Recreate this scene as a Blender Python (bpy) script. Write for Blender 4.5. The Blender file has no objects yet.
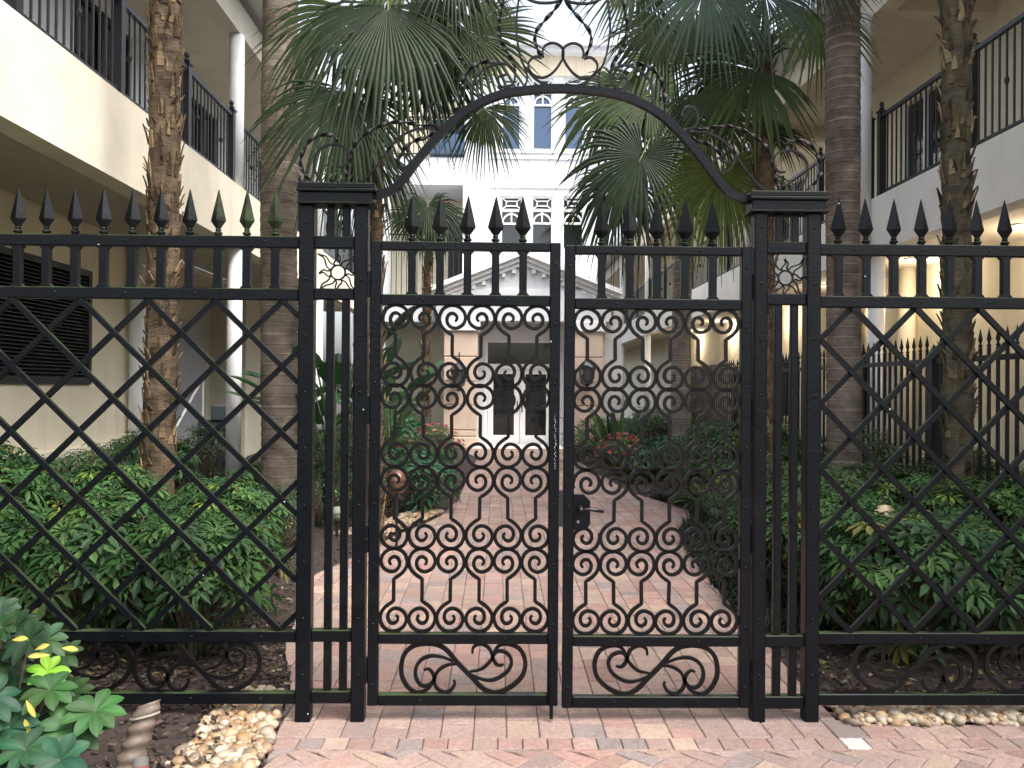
import bpy, math, random
from mathutils import Vector, Matrix, noise
R = math.radians
random.seed(7)
S = bpy.context.scene

# ------------------------------------------------------------------ camera
CAMZ = 1.60
cd = bpy.data.cameras.new("camera"); cam = bpy.data.objects.new("camera", cd)
S.collection.objects.link(cam); S.camera = cam
cd.sensor_width = 36.0; cd.lens = 36.0*800/1024; cd.clip_start = .05; cd.clip_end = 2000
CM = Matrix.Rotation(R(-1.0), 4, 'Z') @ Matrix.Rotation(R(90+0.3), 4, 'X') @ Matrix.Rotation(R(0.42), 4, 'Z')
cam.matrix_world = Matrix.Translation((0, 0, CAMZ)) @ CM
# ------------------------------------------------------------------ sky, sun
w = bpy.data.worlds.new("World"); S.world = w; w.use_nodes = True
wn = w.node_tree; bg = wn.nodes["Background"]
sky = wn.nodes.new("ShaderNodeTexSky"); sky.sky_type = 'NISHITA'; sky.sun_disc = False
SUN_EL, SUN_AZ = 60, 128       # azimuth clockwise from +Y
sky.sun_elevation = R(SUN_EL); sky.sun_rotation = R(SUN_AZ)
sky.air_density = 1.0; sky.dust_density = 6.0; sky.ozone_density = 1.0
hz_ = wn.nodes.new("ShaderNodeHueSaturation"); hz_.inputs["Saturation"].default_value = .50; hz_.inputs["Value"].default_value = 1.25   # thin bright cloud
wn.links.new(sky.outputs[0], hz_.inputs["Color"]); wn.links.new(hz_.outputs[0], bg.inputs[0]); bg.inputs[1].default_value = 0.15
sl = bpy.data.lights.new("sun", 'SUN'); sun = bpy.data.objects.new("sun", sl); S.collection.objects.link(sun)
sl.energy = 1.0; sl.angle = R(30); sl.color = (1.0, .97, .92)
d = Vector((math.sin(R(SUN_AZ))*math.cos(R(SUN_EL)), math.cos(R(SUN_AZ))*math.cos(R(SUN_EL)), math.sin(R(SUN_EL))))
sun.rotation_euler = d.to_track_quat('Z', 'Y').to_euler()
S.view_settings.view_transform = 'Standard'; S.view_settings.look = 'None'
S.view_settings.exposure = 1.38; S.view_settings.gamma = 1
S.cycles.max_bounces = 6; S.cycles.diffuse_bounces = 4; S.cycles.transparent_max_bounces = 8

def P(px, py, Y):
    v = CM.to_3x3() @ Vector(((px-512)/800, -(py-384)/800, -1))
    k = Y/v.y
    return Vector((v.x*k, Y, CAMZ+v.z*k))

# ------------------------------------------------------------------ object helpers
C = S.collection
def tag(o, label=None, cat=None, group=None, kind=None):
    if label: o["label"] = label
    if cat: o["category"] = cat
    if group: o["group"] = group
    if kind: o["kind"] = kind
    return o
def empty(name, loc, label=None, cat=None, group=None):
    o = bpy.data.objects.new(name, None); C.objects.link(o); o.location = loc
    o.empty_display_size = .2
    return tag(o, label, cat, group)
def wloc(o):
    v = Vector(o.location)
    while o.parent: o = o.parent; v += Vector(o.location)
    return v
class MB:
    def __init__(s): s.v = []; s.f = []; s.c = []; s.smooth = False
    def add(s, vs, fs, col=None):
        n = len(s.v); s.v.extend([tuple(q) for q in vs]); s.f.extend([tuple(i+n for i in f) for f in fs])
        s.c.extend([col or (.5, .5, .5)]*len(vs)); return s
    def box(s, x0, x1, y0, y1, z0, z1, col=None):
        if x0 > x1: x0, x1 = x1, x0
        if y0 > y1: y0, y1 = y1, y0
        if z0 > z1: z0, z1 = z1, z0
        v = [(x0,y0,z0),(x1,y0,z0),(x1,y1,z0),(x0,y1,z0),(x0,y0,z1),(x1,y0,z1),(x1,y1,z1),(x0,y1,z1)]
        return s.add(v, [(0,3,2,1),(4,5,6,7),(0,1,5,4),(1,2,6,5),(2,3,7,6),(3,0,4,7)], col)
    def bbox(s, x0, x1, y0, y1, z0, z1, b=.003, col=None):
        # box with chamfered vertical and horizontal edges (26-face cuboid)
        cx, cy, cz = (x0+x1)/2, (y0+y1)/2, (z0+z1)/2; hx, hy, hz = abs(x1-x0)/2, abs(y1-y0)/2, abs(z1-z0)/2
        b = min(b, hx*.45, hy*.45, hz*.45); vs = []; idx = {}
        for sx in (-1,1):
            for sy in (-1,1):
                for sz in (-1,1):
                    for k, o in enumerate(((0,b,b),(b,0,b),(b,b,0))):
                        idx[sx,sy,sz,k] = len(vs)
                        vs.append((cx+sx*(hx-o[0]), cy+sy*(hy-o[1]), cz+sz*(hz-o[2])))
        fs = []
        for sg in (-1,1):
            fs.append([idx[sg,-1,-1,0],idx[sg,1,-1,0],idx[sg,1,1,0],idx[sg,-1,1,0]][::sg])
            fs.append([idx[-1,sg,-1,1],idx[-1,sg,1,1],idx[1,sg,1,1],idx[1,sg,-1,1]][::sg])
            fs.append([idx[-1,-1,sg,2],idx[1,-1,sg,2],idx[1,1,sg,2],idx[-1,1,sg,2]][::sg])
        for a in (-1,1):
            for c in (-1,1):
                q = a*c
                fs.append([idx[a,c,-1,0],idx[a,c,-1,1],idx[a,c,1,1],idx[a,c,1,0]][::q])
                fs.append([idx[a,-1,c,2],idx[a,-1,c,0],idx[a,1,c,0],idx[a,1,c,2]][::q])
                fs.append([idx[-1,a,c,1],idx[-1,a,c,2],idx[1,a,c,2],idx[1,a,c,1]][::q])
        for a in (-1,1):
            for c in (-1,1):
                for e in (-1,1):
                    fs.append([idx[a,c,e,0],idx[a,c,e,1],idx[a,c,e,2]][::a*c*e])
        return s.add(vs, fs, col)
    def sweep(s, pts, w, d, twist=0, up=None, taper=None, n=4, col=None, cap=True):
        # cross-section: w in the plane across the path, d along 'up'; n=4 rectangle, else ellipse
        up = Vector(up or (0,1,0)); L = 0; rings = []; m = len(pts); pts = [Vector(p) for p in pts]
        for i, p in enumerate(pts):
            t = (pts[min(i+1,m-1)]-pts[max(i-1,0)])
            if t.length < 1e-9: t = Vector((0,0,1))
            t.normalize()
            if i: L += (p-pts[i-1]).length
            a = t.cross(up)
            if a.length < 1e-4: a = t.cross(Vector((1,.1,0)))
            a.normalize(); b = a.cross(t).normalized()
            k = taper(i/(m-1)) if taper else 1
            th = twist*L; ca, sa = math.cos(th), math.sin(th)
            if n == 4: cs = [(-1,-1),(1,-1),(1,1),(-1,1)]
            else: cs = [(math.cos(2*math.pi*j/n), math.sin(2*math.pi*j/n)) for j in range(n)]
            ring = []
            for (u, v) in cs:
                u *= w/2*k; v *= d/2*k
                ring.append(p + a*(u*ca-v*sa) + b*(u*sa+v*ca))
            rings.append(ring)
        vs = [q for r in rings for q in r]; fs = []
        for i in range(m-1):
            for j in range(n):
                fs.append((i*n+j, i*n+(j+1)%n, (i+1)*n+(j+1)%n, (i+1)*n+j))
        if cap: fs.append(tuple(range(n))[::-1]); fs.append(tuple((m-1)*n+j for j in range(n)))
        return s.add(vs, fs, col)
    def lathe(s, prof, cx=0, cy=0, z=0, n=12, col=None, rot=0):
        vs = []; fs = []
        for (r, h) in prof:
            for j in range(n):
                a = 2*math.pi*j/n+rot; vs.append((cx+r*math.cos(a), cy+r*math.sin(a), z+h))
        m = len(prof)
        for i in range(m-1):
            for j in range(n):
                fs.append((i*n+j, i*n+(j+1)%n, (i+1)*n+(j+1)%n, (i+1)*n+j))
        fs.append(tuple(range(n))[::-1]); fs.append(tuple((m-1)*n+j for j in range(n)))
        return s.add(vs, fs, col)
    def mesh(s, name, mat, off=Vector((0,0,0)), smooth=None):
        me = bpy.data.meshes.new(name)
        ox, oy, oz = off
        me.from_pydata([(a-ox,b-oy,c-oz) for (a,b,c) in s.v], [], s.f)
        at = me.color_attributes.new("tint", 'FLOAT_COLOR', 'POINT')
        flat = []
        for c in s.c: flat.extend((c[0], c[1], c[2], 1))
        at.data.foreach_set("color", flat)
        if smooth if smooth is not None else s.smooth:
            me.polygons.foreach_set("use_smooth", [True]*len(me.polygons))
        me.materials.append(mat); me.update(); return me
    def build(s, name, mat, parent=None, smooth=None, origin=None):
        base = wloc(parent) if parent else Vector(origin or (0,0,0))
        o = bpy.data.objects.new(name, s.mesh(name, mat, base, smooth)); C.objects.link(o)
        if parent: o.parent = parent
        else: o.location = base
        return o
def inst(name, me, parent, pos, rot=(0,0,0), sc=1):
    o = bpy.data.objects.new(name, me); C.objects.link(o)
    if parent: o.parent = parent; o.location = Vector(pos)-wloc(parent)
    else: o.location = pos
    o.rotation_euler = rot; o.scale = (sc,)*3 if not hasattr(sc, '__len__') else sc
    return o
def smooth_path(p, k=6):
    p = [Vector(q) for q in p]; out = []; n = len(p)
    for i in range(n-1):
        a, b, c, e = p[max(i-1,0)], p[i], p[i+1], p[min(i+2,n-1)]
        for j in range(k):
            t = j/k
            out.append(.5*((2*b)+(c-a)*t+(2*a-5*b+4*c-e)*t*t+(3*b-a-3*c+e)*t**3))
    out.append(p[-1]); return out

# ------------------------------------------------------------------ materials
def mat(name, col, rough=.6, metal=0, spec=.5, bump=0, bscale=30, var=0, vscale=6, coord='Object', tint=False, detail=6):
    m = bpy.data.materials.new(name); m.use_nodes = True; nt = m.node_tree; b = nt.nodes["Principled BSDF"]
    b.inputs["Roughness"].default_value = rough; b.inputs["Metallic"].default_value = metal
    b.inputs["Specular IOR Level"].default_value = spec
    tc = nt.nodes.new("ShaderNodeTexCoord")
    src = None
    if tint:
        a = nt.nodes.new("ShaderNodeAttribute"); a.attribute_name = "tint"; src = a.outputs["Color"]
    else:
        rgb = nt.nodes.new("ShaderNodeRGB"); rgb.outputs[0].default_value = (*col, 1); src = rgb.outputs[0]
    if var:
        nz = nt.nodes.new("ShaderNodeTexNoise"); nz.inputs["Scale"].default_value = vscale; nz.inputs["Detail"].default_value = detail
        nz.inputs["Roughness"].default_value = .65
        nt.links.new(tc.outputs[coord], nz.inputs["Vector"])
        mr = nt.nodes.new("ShaderNodeMapRange"); mr.inputs[1].default_value = .3; mr.inputs[2].default_value = .7
        mr.inputs[3].default_value = 1-var; mr.inputs[4].default_value = 1+var
        nt.links.new(nz.outputs[0], mr.inputs[0])
        hv = nt.nodes.new("ShaderNodeHueSaturation")
        nt.links.new(src, hv.inputs["Color"]); nt.links.new(mr.outputs[0], hv.inputs["Value"]); src = hv.outputs[0]
    nt.links.new(src, b.inputs["Base Color"])
    if bump:
        n2 = nt.nodes.new("ShaderNodeTexNoise"); n2.inputs["Scale"].default_value = bscale; n2.inputs["Detail"].default_value = 5
        nt.links.new(tc.outputs[coord], n2.inputs["Vector"])
        bp = nt.nodes.new("ShaderNodeBump"); bp.inputs["Strength"].default_value = bump; bp.inputs["Distance"].default_value = .02
        nt.links.new(n2.outputs[0], bp.inputs["Height"]); nt.links.new(bp.outputs[0], b.inputs["Normal"])
    m["b"] = 1
    return m
def iron_mat(name, moss=0.0):
    m = mat(name, (.0034,.0044,.0060), .44, 0, .17, .10, 55, .35, 14)
    nt = m.node_tree; b = nt.nodes["Principled BSDF"]; tc = [n for n in nt.nodes if n.type == 'TEX_COORD'][0]
    base = b.inputs["Base Color"].links[0].from_socket
    geo = nt.nodes.new("ShaderNodeNewGeometry"); sp = nt.nodes.new("ShaderNodeSeparateXYZ"); nt.links.new(geo.outputs["True Normal"], sp.inputs[0])
    up = nt.nodes.new("ShaderNodeMapRange"); up.inputs[1].default_value = .3; up.inputs[2].default_value = .9; nt.links.new(sp.outputs[2], up.inputs[0])
    nz = nt.nodes.new("ShaderNodeTexNoise"); nz.inputs["Scale"].default_value = 5; nz.inputs["Detail"].default_value = 8
    nt.links.new(geo.outputs["Position"], nz.inputs["Vector"])
    r2 = nt.nodes.new("ShaderNodeMapRange"); r2.inputs[1].default_value = .40; r2.inputs[2].default_value = .62; nt.links.new(nz.outputs[0], r2.inputs[0])
    mu = nt.nodes.new("ShaderNodeMath"); mu.operation = 'MULTIPLY'; nt.links.new(up.outputs[0], mu.inputs[0]); nt.links.new(r2.outputs[0], mu.inputs[1])
    # patches of algae on the sides as well
    n3 = nt.nodes.new("ShaderNodeTexNoise"); n3.inputs["Scale"].default_value = 1.7; n3.inputs["Detail"].default_value = 9; n3.inputs["Roughness"].default_value = .7
    nt.links.new(geo.outputs["Position"], n3.inputs["Vector"])
    r3 = nt.nodes.new("ShaderNodeMapRange"); r3.inputs[1].default_value = .58-.18*moss; r3.inputs[2].default_value = .8-.2*moss; r3.inputs[4].default_value = .14+.7*moss
    if moss: n3.inputs["Scale"].default_value = 14
    nt.links.new(n3.outputs[0], r3.inputs[0])
    ad = nt.nodes.new("ShaderNodeMath"); ad.operation = 'ADD'; ad.use_clamp = True; nt.links.new(mu.outputs[0], ad.inputs[0]); nt.links.new(r3.outputs[0], ad.inputs[1])
    mx = nt.nodes.new("ShaderNodeMix"); mx.data_type = 'RGBA'; mx.inputs["B"].default_value = (.035,.055,.018,1)
    nt.links.new(ad.outputs[0], mx.inputs["Factor"]); nt.links.new(base, mx.inputs["A"])
    # white chips and bird droppings
    v = nt.nodes.new("ShaderNodeTexVoronoi"); v.inputs["Scale"].default_value = 16; v.inputs["Randomness"].default_value = 1; nt.links.new(geo.outputs["Position"], v.inputs["Vector"])
    lt = nt.nodes.new("ShaderNodeMath"); lt.operation = 'LESS_THAN'; lt.inputs[1].default_value = .065; nt.links.new(v.outputs["Distance"], lt.inputs[0])
    sv = nt.nodes.new("ShaderNodeSeparateColor"); nt.links.new(v.outputs["Color"], sv.inputs[0])
    gt = nt.nodes.new("ShaderNodeMath"); gt.operation = 'GREATER_THAN'; gt.inputs[1].default_value = .90; nt.links.new(sv.outputs[0], gt.inputs[0])
    m3 = nt.nodes.new("ShaderNodeMath"); m3.operation = 'MULTIPLY'; nt.links.new(lt.outputs[0], m3.inputs[0]); nt.links.new(gt.outputs[0], m3.inputs[1])
    m2 = nt.nodes.new("ShaderNodeMix"); m2.data_type = 'RGBA'; m2.inputs["B"].default_value = (.42,.44,.44,1)
    nt.links.new(m3.outputs[0], m2.inputs["Factor"]); nt.links.new(mx.outputs["Result"], m2.inputs["A"])
    nt.links.new(m2.outputs["Result"], b.inputs["Base Color"])
    rr = nt.nodes.new("ShaderNodeMapRange"); rr.inputs[3].default_value = .34; rr.inputs[4].default_value = .8
    nt.links.new(ad.outputs[0], rr.inputs[0]); nt.links.new(rr.outputs[0], b.inputs["Roughness"])
    return m
def leaf_mat(name, rough=.38, trans=.25):
    m = mat(name, (0,0,0), rough, 0, .22, .0, 30, .25, 9, tint=True)
    nt = m.node_tree; b = nt.nodes["Principled BSDF"]; out = nt.nodes["Material Output"]
    base = b.inputs["Base Color"].links[0].from_socket
    tr = nt.nodes.new("ShaderNodeBsdfTranslucent"); hs = nt.nodes.new("ShaderNodeHueSaturation"); hs.inputs["Value"].default_value = 1.5; hs.inputs["Hue"].default_value = .485
    nt.links.new(base, hs.inputs["Color"]); nt.links.new(hs.outputs[0], tr.inputs[0])
    ms = nt.nodes.new("ShaderNodeMixShader"); ms.inputs[0].default_value = trans
    nt.links.new(b.outputs[0], ms.inputs[1]); nt.links.new(tr.outputs[0], ms.inputs[2]); nt.links.new(ms.outputs[0], out.inputs[0])
    return m
def stucco(name, col, dirt=.12):
    m = mat(name, col, .85, 0, .25, .25, 60, dirt, 1.3, detail=10)
    nt = m.node_tree; b = nt.nodes["Principled BSDF"]; tc = [n for n in nt.nodes if n.type == 'TEX_COORD'][0]
    base = b.inputs["Base Color"].links[0].from_socket
    mp = nt.nodes.new("ShaderNodeMapping"); mp.inputs["Scale"].default_value = (2.5, 2.5, .25); nt.links.new(tc.outputs["Object"], mp.inputs[0])
    nz = nt.nodes.new("ShaderNodeTexNoise"); nz.inputs["Scale"].default_value = 2; nz.inputs["Detail"].default_value = 8; nt.links.new(mp.outputs[0], nz.inputs["Vector"])
    mr = nt.nodes.new("ShaderNodeMapRange"); mr.inputs[1].default_value = .55; mr.inputs[2].default_value = .8; mr.inputs[4].default_value = .35
    nt.links.new(nz.outputs[0], mr.inputs[0])
    mx = nt.nodes.new("ShaderNodeMix"); mx.data_type = 'RGBA'; mx.inputs["B"].default_value = (col[0]*.6, col[1]*.58, col[2]*.5, 1)
    nt.links.new(mr.outputs[0], mx.inputs["Factor"]); nt.links.new(base, mx.inputs["A"]); nt.links.new(mx.outputs["Result"], b.inputs["Base Color"])
    return m
def trunk_mat(name, c1, c2, scale, bump=.6, gray=.0):
    m = bpy.data.materials.new(name); m.use_nodes = True; nt = m.node_tree; b = nt.nodes["Principled BSDF"]; b.inputs["Roughness"].default_value = .9
    b.inputs["Specular IOR Level"].default_value = .2
    tc = nt.nodes.new("ShaderNodeTexCoord"); mp = nt.nodes.new("ShaderNodeMapping"); mp.inputs["Scale"].default_value = (1,1,scale)
    nt.links.new(tc.outputs["Object"], mp.inputs[0])
    nz = nt.nodes.new("ShaderNodeTexNoise"); nz.inputs["Scale"].default_value = 6; nz.inputs["Detail"].default_value = 10; nz.inputs["Roughness"].default_value = .7
    nt.links.new(mp.outputs[0], nz.inputs["Vector"])
    n2 = nt.nodes.new("ShaderNodeTexNoise"); n2.inputs["Scale"].default_value = 3; n2.inputs["Detail"].default_value = 8; nt.links.new(tc.outputs["Object"], n2.inputs["Vector"])
    ad = nt.nodes.new("ShaderNodeMath"); ad.operation = 'MULTIPLY_ADD'; ad.inputs[1].default_value = .6; nt.links.new(n2.outputs[0], ad.inputs[0])
    h = nt.nodes.new("ShaderNodeMath"); h.operation = 'MULTIPLY'; h.inputs[1].default_value = .5; nt.links.new(nz.outputs[0], h.inputs[0]); nt.links.new(h.outputs[0], ad.inputs[2])
    cr = nt.nodes.new("ShaderNodeValToRGB"); cr.color_ramp.elements[0].position = .38; cr.color_ramp.elements[0].color = (*c1,1)
    cr.color_ramp.elements[1].position = .72; cr.color_ramp.elements[1].color = (*c2,1)
    nt.links.new(ad.outputs[0], cr.inputs[0]); a = nt.nodes.new("ShaderNodeAttribute"); a.attribute_name = "tint"
    mx = nt.nodes.new("ShaderNodeMix"); mx.data_type = 'RGBA'; mx.blend_type = 'MULTIPLY'; mx.inputs["Factor"].default_value = 1
    nt.links.new(cr.outputs[0], mx.inputs["A"]); nt.links.new(a.outputs[0], mx.inputs["B"]); nt.links.new(mx.outputs["Result"], b.inputs["Base Color"])
    bp = nt.nodes.new("ShaderNodeBump"); bp.inputs["Strength"].default_value = bump; bp.inputs["Distance"].default_value = .03
    nt.links.new(nz.outputs[0], bp.inputs["Height"]); nt.links.new(bp.outputs[0], b.inputs["Normal"])
    return m
def emit(name, col, e):
    m = bpy.data.materials.new(name); m.use_nodes = True; b = m.node_tree.nodes["Principled BSDF"]
    b.inputs["Base Color"].default_value = (*col,1); b.inputs["Emission Color"].default_value = (*col,1); b.inputs["Emission Strength"].default_value = e
    return m
def glass_mat(name, col, metal=.6, rough=.04):
    m = mat(name, col, rough, metal, .8); return m

IRON = iron_mat("black_iron"); IRON2 = mat("black_rail_paint", (.012,.013,.016), .45, var=.2)
SCROLLM = mat("black_scroll_iron", (.0038,.0034,.0036), .42, spec=.22, var=.4, vscale=20, bump=.15, bscale=70)
CREAM = stucco("cream_stucco", (.76,.70,.56)); CREAMW = stucco("cream_wall", (.74,.68,.52), .06)
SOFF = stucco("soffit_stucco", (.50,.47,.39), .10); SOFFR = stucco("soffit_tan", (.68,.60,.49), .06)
WHITE = stucco("white_stucco", (.66,.68,.71), .05); WHITEP = mat("white_paint", (.80,.81,.82), .45, var=.04)
FASR = stucco("fascia_white", (.83,.81,.75), .08)
PEACH = stucco("peach_stone", (.60,.475,.385), .12); OLIVE = stucco("olive_wall", (.50,.48,.38), .08)
SHUT = mat("black_shutter", (.012,.013,.014), .5, var=.2)
GLASSB = glass_mat("blue_glass", (.085,.12,.18), .8); GLASSD = glass_mat("dark_glass", (.012,.015,.015), .0, .04)
LEAF = leaf_mat("leaf", .48, .25); LEAFP = leaf_mat("palm_leaf", .58, .25); BARE = mat("woody_stem", (.16,.12,.08), .9, bump=.4, var=.3)
TR_RING = trunk_mat("ringed_trunk", (.07,.054,.042), (.27,.225,.185), 2.2); TR_BOOT = trunk_mat("rough_trunk", (.034,.025,.017), (.15,.11,.072), 3, 1.0)
TR_GREY = trunk_mat("grey_trunk", (.12,.105,.095), (.33,.30,.27), 5)

# ------------------------------------------------------------------ ground
def interp(tab, y):
    if y <= tab[0][0]: return tab[0][1]
    for (a, b), (c, e) in zip(tab, tab[1:]):
        if y <= c:
            t = (y-a)/(c-a); t = t*t*(3-2*t)*.5+t*.5
            return b+(e-b)*t
    return tab[-1][1]
LT = [(0,-.96),(3.35,-.96),(4.04,-1.04),(5.0,-1.30),(6.6,-1.54),(7.44,-1.33),(8.05,-1.16),(9.9,-.69),(11.2,-.55),(13.6,-.52),(18,-.45),(20,-.9),(24,-.9)]
RT = [(0,9),(3.70,9),(3.72,1.62),(4.07,1.63),(5.66,1.71),(5.98,1.72),(7.66,1.84),(8.5,1.97),(9.55,2.37),(10.4,2.50),(12.3,2.0),(16,1.80),(20,1.7),(24,1.7)]
def Lx(y): return interp(LT, y)
def Rx(y): return 9 if y <= 3.72 else interp(RT[2:], y)
GR = mat("soil", (.03,.022,.017), .95, bump=.8, bscale=12, var=.4, vscale=3)
g = MB(); g.add([(-600,-600,0),(600,-600,0),(600,600,0),(-600,600,0)], [(0,1,2,3)])
tag(g.build("ground", GR), kind="structure")
# paver bedding and pavers
J = mat("joint_sand", (.10,.085,.07), .95, bump=.4, bscale=80, var=.3)
b = MB(); ys = [-3+.25*i for i in range(100)]; ys = [y for y in ys if y < 22]+[3.719,3.721]; ys.sort()
for y0, y1 in zip(ys, ys[1:]):
    xr0, xr1 = (Rx(y0) if y0 > 3.72 else 9), (Rx(y1) if y1 > 3.72 else 9)
    if y0 <= 3.72 < y1 and y1 > 3.7205: xr0 = xr1
    b.add([(Lx(y0),y0,.012),(xr0,y0,.012),(xr1,y1,.012),(Lx(y1),y1,.012)], [(0,1,2,3)])
tag(b.build("paver_bedding", J), kind="structure")
def paver_mat():
    m = mat("paver", (0,0,0), .85, 0, .3, .5, 120, .22, 45, tint=True)
    nt = m.node_tree; bs = nt.nodes["Principled BSDF"]; base = bs.inputs["Base Color"].links[0].from_socket
    tc = [n for n in nt.nodes if n.type == 'TEX_COORD'][0]
    nz = nt.nodes.new("ShaderNodeTexNoise"); nz.inputs["Scale"].default_value = 1.1; nz.inputs["Detail"].default_value = 9; nz.inputs["Roughness"].default_value = .6; nt.links.new(tc.outputs["Object"], nz.inputs["Vector"])
    mr = nt.nodes.new("ShaderNodeMapRange"); mr.inputs[1].default_value = .42; mr.inputs[2].default_value = .68; mr.inputs[4].default_value = .55; nt.links.new(nz.outputs[0], mr.inputs[0])
    mx = nt.nodes.new("ShaderNodeMix"); mx.data_type = 'RGBA'; mx.inputs["B"].default_value = (.17,.135,.115,1)
    nt.links.new(mr.outputs[0], mx.inputs["Factor"]); nt.links.new(base, mx.inputs["A"])
    n2 = nt.nodes.new("ShaderNodeTexNoise"); n2.inputs["Scale"].default_value = 260; n2.inputs["Detail"].default_value = 2; nt.links.new(tc.outputs["Object"], n2.inputs["Vector"])
    m2r = nt.nodes.new("ShaderNodeMapRange"); m2r.inputs[1].default_value = .62; m2r.inputs[2].default_value = .72; m2r.inputs[4].default_value = .5; nt.links.new(n2.outputs[0], m2r.inputs[0])
    m2 = nt.nodes.new("ShaderNodeMix"); m2.data_type = 'RGBA'; m2.inputs["B"].default_value = (.62,.55,.50,1)
    nt.links.new(m2r.outputs[0], m2.inputs["Factor"]); nt.links.new(mx.outputs["Result"], m2.inputs["A"]); nt.links.new(m2.outputs["Result"], bs.inputs["Base Color"])
    return m
PAV = paver_mat()
def pcol():
    c = random.choice([(.36,.25,.215),(.375,.265,.23),(.35,.215,.185),(.41,.30,.235),(.32,.235,.215),(.365,.26,.22),(.38,.24,.20),(.28,.225,.215),(.36,.25,.215)])
    k = random.uniform(.72,.95); return (c[0]*k, c[1]*k, c[2]*k*1.0)
def paver(mb, pts, clampR=True, col=None):
    gap = .0025; cx = sum(p[0] for p in pts)/4; cy = sum(p[1] for p in pts)/4
    q = []
    for (x, y) in pts:
        dx, dy = cx-x, cy-y; l = math.hypot(dx, dy); x += dx/l*gap; y += dy/l*gap
        x = max(x, Lx(y)); 
        if clampR: x = min(x, Rx(y))
        q.append((x, y))
    ar = abs(sum(q[i][0]*q[(i+1)%4][1]-q[(i+1)%4][0]*q[i][1] for i in range(4)))/2
    if ar < .0018: return
    cx = sum(p[0] for p in q)/4; cy = sum(p[1] for p in q)/4
    z = .030+random.uniform(-.0015,.0015); ins = .93
    tx, ty = random.uniform(-.012,.012), random.uniform(-.012,.012); top = [(cx+(x-cx)*ins, cy+(y-cy)*ins, z+(x-cx)*tx+(y-cy)*ty) for x, y in q]; mid = [(x, y, z-.004) for x, y in q]; bot = [(x, y, 0.0) for x, y in q]
    fs = [(0,1,2,3)]+[(i, 4+i, 4+(i+1)%4, (i+1)%4) for i in range(4)]+[(4+i, 8+i, 8+(i+1)%4, 4+(i+1)%4) for i in range(4)]
    mb.add(top+mid+bot, fs, col or pcol())
pm = MB(); x = -1.9
while x < 2.9:
    wd = .150; y = 3.60+random.uniform(0,.0)
    while y < 21.5:
        ln = random.choice([.10,.15,.15,.20,.20]); 
        if y > 12: ln *= 1.0
        paver(pm, [(x,y),(x+wd,y),(x+wd,y+ln),(x,y+ln)] if True else 0, clampR=(y+ln/2 > 3.70)); y += ln
    x += wd
x = 2.9
while x < 7:
    paver(pm, [(x,3.60),(x+.15,3.60),(x+.15,3.71),(x,3.71)], False); x += .15
x = -1.2
while x < 7:      # soldier course in front of the gate
    cc = (.62,.56,.53) if 1.45 < x < 1.56 else None
    paver(pm, [(x,3.49),(x+.11,3.49),(x+.11,3.60),(x,3.60)], False, cc); x += .11
# herringbone in the foreground, at 45 degrees
s = .10; c45 = math.cos(R(45))
def rot(u, v): return ((u-v)*c45+1, (u+v)*c45)
for i in range(-70, 110):
    for j in range(-70, 60):
        k = (i-j) % 4
        if k == 0: r = (i, j, 2, 1)
        elif k == 3: r = (i, j, 1, 2) if True else 0
        else: continue
        u, v, a, c = r; pts = [rot(u*s, v*s), rot((u+a)*s, v*s), rot((u+a)*s, (v+c)*s), rot(u*s, (v+c)*s)]
        if max(p[1] for p in pts) < -1.5 or min(p[1] for p in pts) > 3.485 or max(p[0] for p in pts) < -1.1 or min(p[0] for p in pts) > 6: continue
        pts = [(p[0], min(p[1], 3.488)) for p in pts]
        paver(pm, pts, False)
tag(pm.build("paver_path", PAV), kind="structure")

# mulch beds: bumpy sheets either side of the path
MUL = mat("mulch", (.026,.017,.013), .95, bump=1.0, bscale=28, var=.55, vscale=14)
def bed(name, side, x_far, y0, y1):
    m = MB(); ny = int((y1-y0)/.12); nx = 44
    vs = []
    for i in range(ny+1):
        y = y0+(y1-y0)*i/ny; e = (Lx(y)-.01) if side < 0 else (Rx(y) if y > 3.722 else 1.62)+.01
        for j in range(nx+1):
            t = (j/nx)**1.8; x = e+(x_far-e)*t
            z = .018+.05*min(1, t*8)+.04*noise.noise(Vector((x*1.3, y*1.3, 0)))*min(1,t*5)+.016*noise.noise(Vector((x*9, y*9, 2)))
            z = z*.25 if (side > 0 and y < 4.08) else z; vs.append((x, y, max(z, .006)))
    fs = [(i*(nx+1)+j, i*(nx+1)+j+1, (i+1)*(nx+1)+j+1, (i+1)*(nx+1)+j)[::side] for i in range(ny) for j in range(nx)]
    m.add(vs, fs); m.smooth = True
    tag(m.build(name, MUL), kind="structure")
bed("mulch_bed", -1, -7, 2.2, 21.5); bed("mulch_bed", 1, 7.5, 3.75, 26)

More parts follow.
